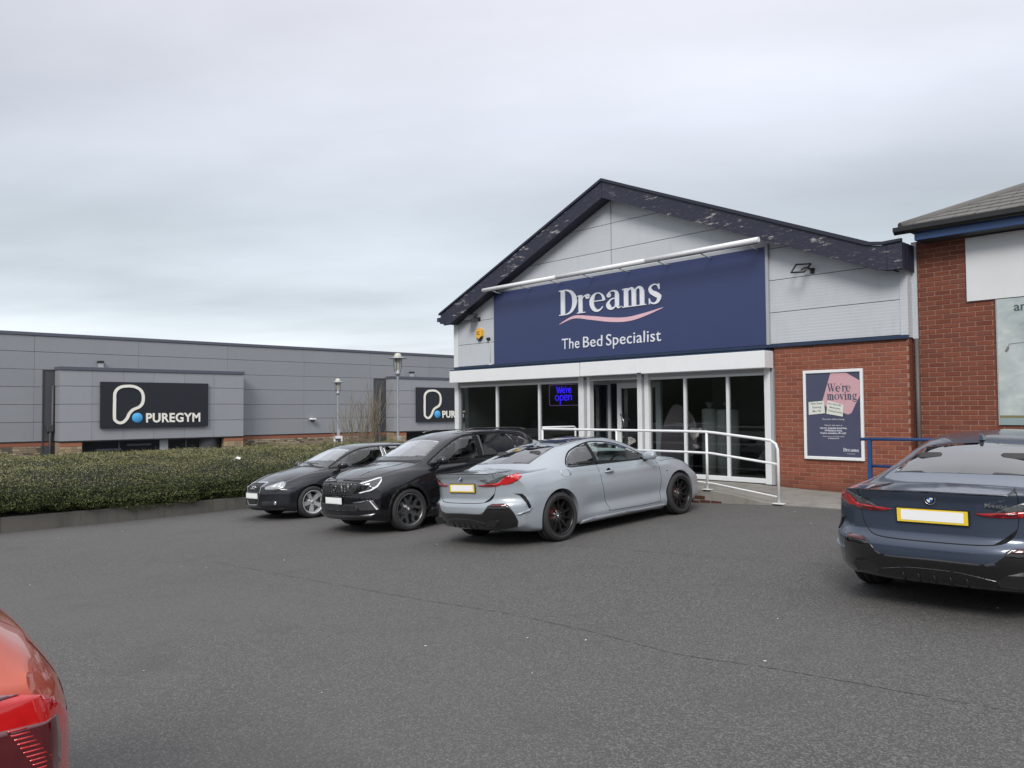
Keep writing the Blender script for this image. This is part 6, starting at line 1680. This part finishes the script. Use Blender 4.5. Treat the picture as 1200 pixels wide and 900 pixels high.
def hatch_extra(car, root, paint):
    ol = crom([(0, .745), (.22, .742), (.285, .70), (.27, .52), (.215, .345), (.16, .315), (0, .31)], 4)
    out = [tuple(p) for p in ol]; full = out + [(-u, v) for u, v in out[::-1]]
    car.panel('grille', full, 'front', M_MATTBLACK, root, .006)
    car.line(full + [full[0]], 'front', root, w=.026, mir=False, k=1, mat=M_CHROME, thick=.014, name='grille_surround')
    for k in range(9):
        z = .36 + .042 * k; hw = .17 + .011 * k
        if .43 < z < .56: continue
        car.line([(-hw, z), (hw, z)], 'front', root, w=.008, mir=False, k=1, mat=M_DARKMETAL, thick=.010, name='grille_slat')
    car.panel('grille_bar', [(-.255, .425), (.255, .425), (.275, .565), (-.275, .565)], 'front', M_GLOSSBLACK, root, .009)
    loc = car.hit('front', 0, .66)[0]
    for k in range(4):
        mb = MB(); mb.tube([(loc.x + .012, (k - 1.5) * .049 + .033 * math.cos(2 * math.pi * j / 18), .655 + .033 * math.sin(2 * math.pi * j / 18)) for j in range(18)], .0055, 6, closed=True); mb.build('badge_ring', M_CHROME, root)
    loc = car.hit('front', 0, .495)[0]; plate(root, loc.x + .008, .495, 0, False, M_PLATEW)
    car.panel('headlamp', [tuple(p) for p in crom([(.40, .625), (.44, .69), (.56, .735), (.80, .755), (1.0, .75), (1.03, .73), (.98, .665), (.93, .64), (.62, .612)], 3, True)], 'front', M_LAMPCLEAR, root, .005, mir=True, grid=.03)
    for u, z, rr_ in ((.60, .675, .045), (.80, .69, .042)):
        car.panel('lamp_reflector', [(u + rr_ * math.cos(R(a_)), z + rr_ * .9 * math.sin(R(a_))) for a_ in range(0, 360, 30)], 'front', M_LED, root, .0065, mir=True)
    car.line([(.30, .565), (.6, .572), (.95, .60), (1.25, .63)], 'front', root, w=.007)
    car.panel('lower_intake', [(.34, .30), (.36, .385), (.66, .395), (.70, .31)], 'front', M_MATTBLACK, root, .005, mir=True, grid=.03)
    for k in range(3): car.line([(.35, .315 + .027 * k), (.66, .32 + .027 * k)], 'front', root, w=.006, k=1, mat=M_DARKMETAL, thick=.009, name='intake_slat')
    car.panel('fog_lamp', [(.70 + .036 * math.cos(R(a_)), .352 + .036 * math.sin(R(a_))) for a_ in range(0, 360, 30)], 'front', M_LAMPCLEAR, root, .010, mir=True)
    car.panel('front_lip', [(-.9, .215), (0, .20), (.9, .215), (.98, .25), (0, .235), (-.98, .25)], 'front', M_MATTBLACK, root, .010)
    car.line([(3.02, .745), (3.4, .72), (3.75, .62), (3.98, .42), (4.03, .28)], 'top', root, w=.007)
    car.line([(1.54, .965), (1.53, .55), (1.60, .30), (1.75, .25), (2.75, .235), (2.87, .32), (2.90, .60), (2.87, .80), (2.93, .945)], 'side', root, k=3)
    fr = crom([(2.94, .952), (2.3, .962), (1.55, .975), (.60, 1.012), (.57, 1.06), (.62, 1.19), (.82, 1.29), (1.1, 1.335), (1.6, 1.34), (1.9, 1.333), (2.15, 1.298), (2.45, 1.195), (2.92, .97)], 4)
    car.line([tuple(p) for p in fr], 'side', root, w=.018, k=1, mat=M_SATINBLACK, thick=.002, name='window_trim')
    car.panel('pillar_trim', [(1.51, .98), (1.59, .978), (1.59, 1.33), (1.51, 1.332)], 'side', M_PILLARGLINT, root, .002, mir=True)  # silver colour paints a reflection onto the door pillar
    car.line([(1.0, .845), (2.0, .84), (2.9, .825), (3.5, .79), (3.95, .72)], 'side', root, w=.004, k=3)
    for q in (1, -1):
        mirror_(root, 2.66, car.hit('side', 2.75, .95, q)[0].y + q * .05, .985, paint, q)
        yy = car.hit('side', 1.78, .78, q)[0].y; MB().tube([(1.68, yy + q * .003, .78), (1.71, yy + q * .03, .785), (1.85, yy + q * .03, .785), (1.88, yy + q * .003, .78)], .011, 8).build('door_handle', paint, root)
        MB().tube([(2.98, q * .12 + .3, 1.045), (2.91, q * .12 - .30, 1.075)], .007, 6).build('wiper', M_BLACKPLASTIC, root)
        car.panel('side_repeater', [(3.02, .69), (3.08, .69), (3.08, .715), (3.02, .715)], 'side', M_LAMPCLEAR, root, .008, sg=q)
    car.panel('cowl', [(2.97, -.66), (3.07, -.64), (3.10, 0), (3.07, .64), (2.97, .66), (3.03, .33), (3.04, 0), (3.03, -.33)], 'top', M_MATTBLACK, root, .004)
    seats(root, (2.15, 1.25), .36, .36, M_SEAT); steering(root, 2.62, -.36, .89); dash(root, 2.68, .62, .94)
r_ = build_car('hatchback_car', 'blue-black hatchback with silver five-spoke wheels parked beside the hedge', 'car', HATCH, M_P_INK, W_HATCH, hatch_glass, (.55, 2.90), (.80, 3.378), .775, arch=.352, extra=hatch_extra)
shift_children(r_, -2.089); place(r_, -14.93, 7.81 + 1.289, (0, -1), 0, 2.578, .775)

# ------------------------------------------------------------------ red car, only its tail corner in view
_rr = pchip([(.3, .03), (.5, .0), (.82, .0), (.92, .02), (1.0, .065), (1.1, .14), (1.25, .26), (1.5, .42)])
REDCAR = dict(L=4.20, zm=.60,
    zt=[(0, 1.10), (.08, 1.20), (.2, 1.31), (.45, 1.43), (.8, 1.49), (1.4, 1.52), (2.0, 1.50), (2.4, 1.40), (2.9, 1.12), (3.15, 1.03), (3.6, .97), (4.0, .85), (4.2, .72)],
    zb=HATCH['zb'][:-1] + [(4.2, .2)], zs=[(0, 1.0), (.5, 1.03), (1.3, 1.0), (2.2, .96), (3.1, .94), (3.7, .86), (4.2, .68)],
    W=[(0, .84), (.4, .885), (1.2, .89), (3.4, .885), (4.2, .83)], Ws=[(0, .80), (.5, .825), (1.5, .82), (3.1, .81), (4.2, .68)],
    Wt=[(0, .68), (.3, .62), (.8, .60), (2.0, .60), (2.5, .65), (3.1, .72), (4.2, .56)], cr=[(0, .05), (1.8, .05), (3.2, .05), (4.2, .03)],
    flare=[(.78, .02, .40), (3.35, .02, .42)], flare_top=.9, rear=lambda y, z: _rr(z) + .20 * (y / .9) ** 4.5, front=HATCH['front'], xr=.8, xf=1.2)
def red_extra(car, root, paint):
    lens = [(.66, .66), (.665, .78), (.70, .86), (.77, .92), (.88, .965), (1.02, .995), (1.20, 1.01), (1.42, 1.0), (1.62, .97), (1.55, .86), (1.35, .72), (1.1, .64), (.85, .62)]
    car.panel('tail_lamp', lens, 'rear', M_REDLENS, root, .010, mir=True, grid=.025)
    car.panel('lamp_sheen', [(.90, .972), (1.02, .996), (1.20, 1.011), (1.42, 1.001), (1.60, .975), (1.42, .965), (1.2, .972), (1.04, .962)], 'rear', M_REDSHEEN, root, .0108, mir=True, grid=.025)  # grey-pink strip painting a reflection along the lens top
    car.panel('lamp_inner', [(.80, .885), (.95, .895), (1.20, .90), (1.52, .86), (1.33, .73), (1.12, .66), (.84, .66), (.80, .76)], 'rear', M_REDDARK, root, .0145, mir=True, grid=.02)
    for k in range(17):
        a = .885 - .0125 * k; q_ = .93 - .006 * k
        car.panel('lamp_rib', [(q_ - .03, a), (q_ + .012, a + .003), (q_ + .012, a + .0075), (q_ - .03, a + .0045)], 'rear', M_REDLENS, root, .0155, mir=True, grid=.03)
    car.line([(.60, 1.05), (.60, .70), (.5, .62), (0, .60)], 'rear', root, w=.008)
    car.panel('rear_window', [(-.52, 1.12), (.52, 1.12), (.46, 1.38), (-.46, 1.38)], 'rear', M_GLOSSBLACK, root, .003)
    car.panel('rear_bumper', [(-.9, .28), (.9, .28), (1.0, .42), (.85, .50), (-.85, .50), (-1.0, .42)], 'rear', M_MATTBLACK, root, .008)
    car.panel('side_window', [(.62, 1.08), (1.5, 1.04), (2.95, 1.0), (2.4, 1.32), (1.5, 1.42), (.8, 1.36)], 'side', M_GLOSSBLACK, root, .003, mir=True)
    loc = car.hit('rear', 0, .8)[0]; plate(root, loc.x - .004, .78, 0, True, M_PLATEY)
r_ = build_car('red_car', 'orange-red hatchback with only its tail lamp corner at the bottom left', 'car', REDCAR, M_P_RED, dict(W_HATCH), None, None, (.78, 3.35), .79, arch=.352, extra=red_extra)
shift_children(r_, -2.065); place(r_, -3.21, .675 - 2.065, (0, -1), 0, 2.57, .79)
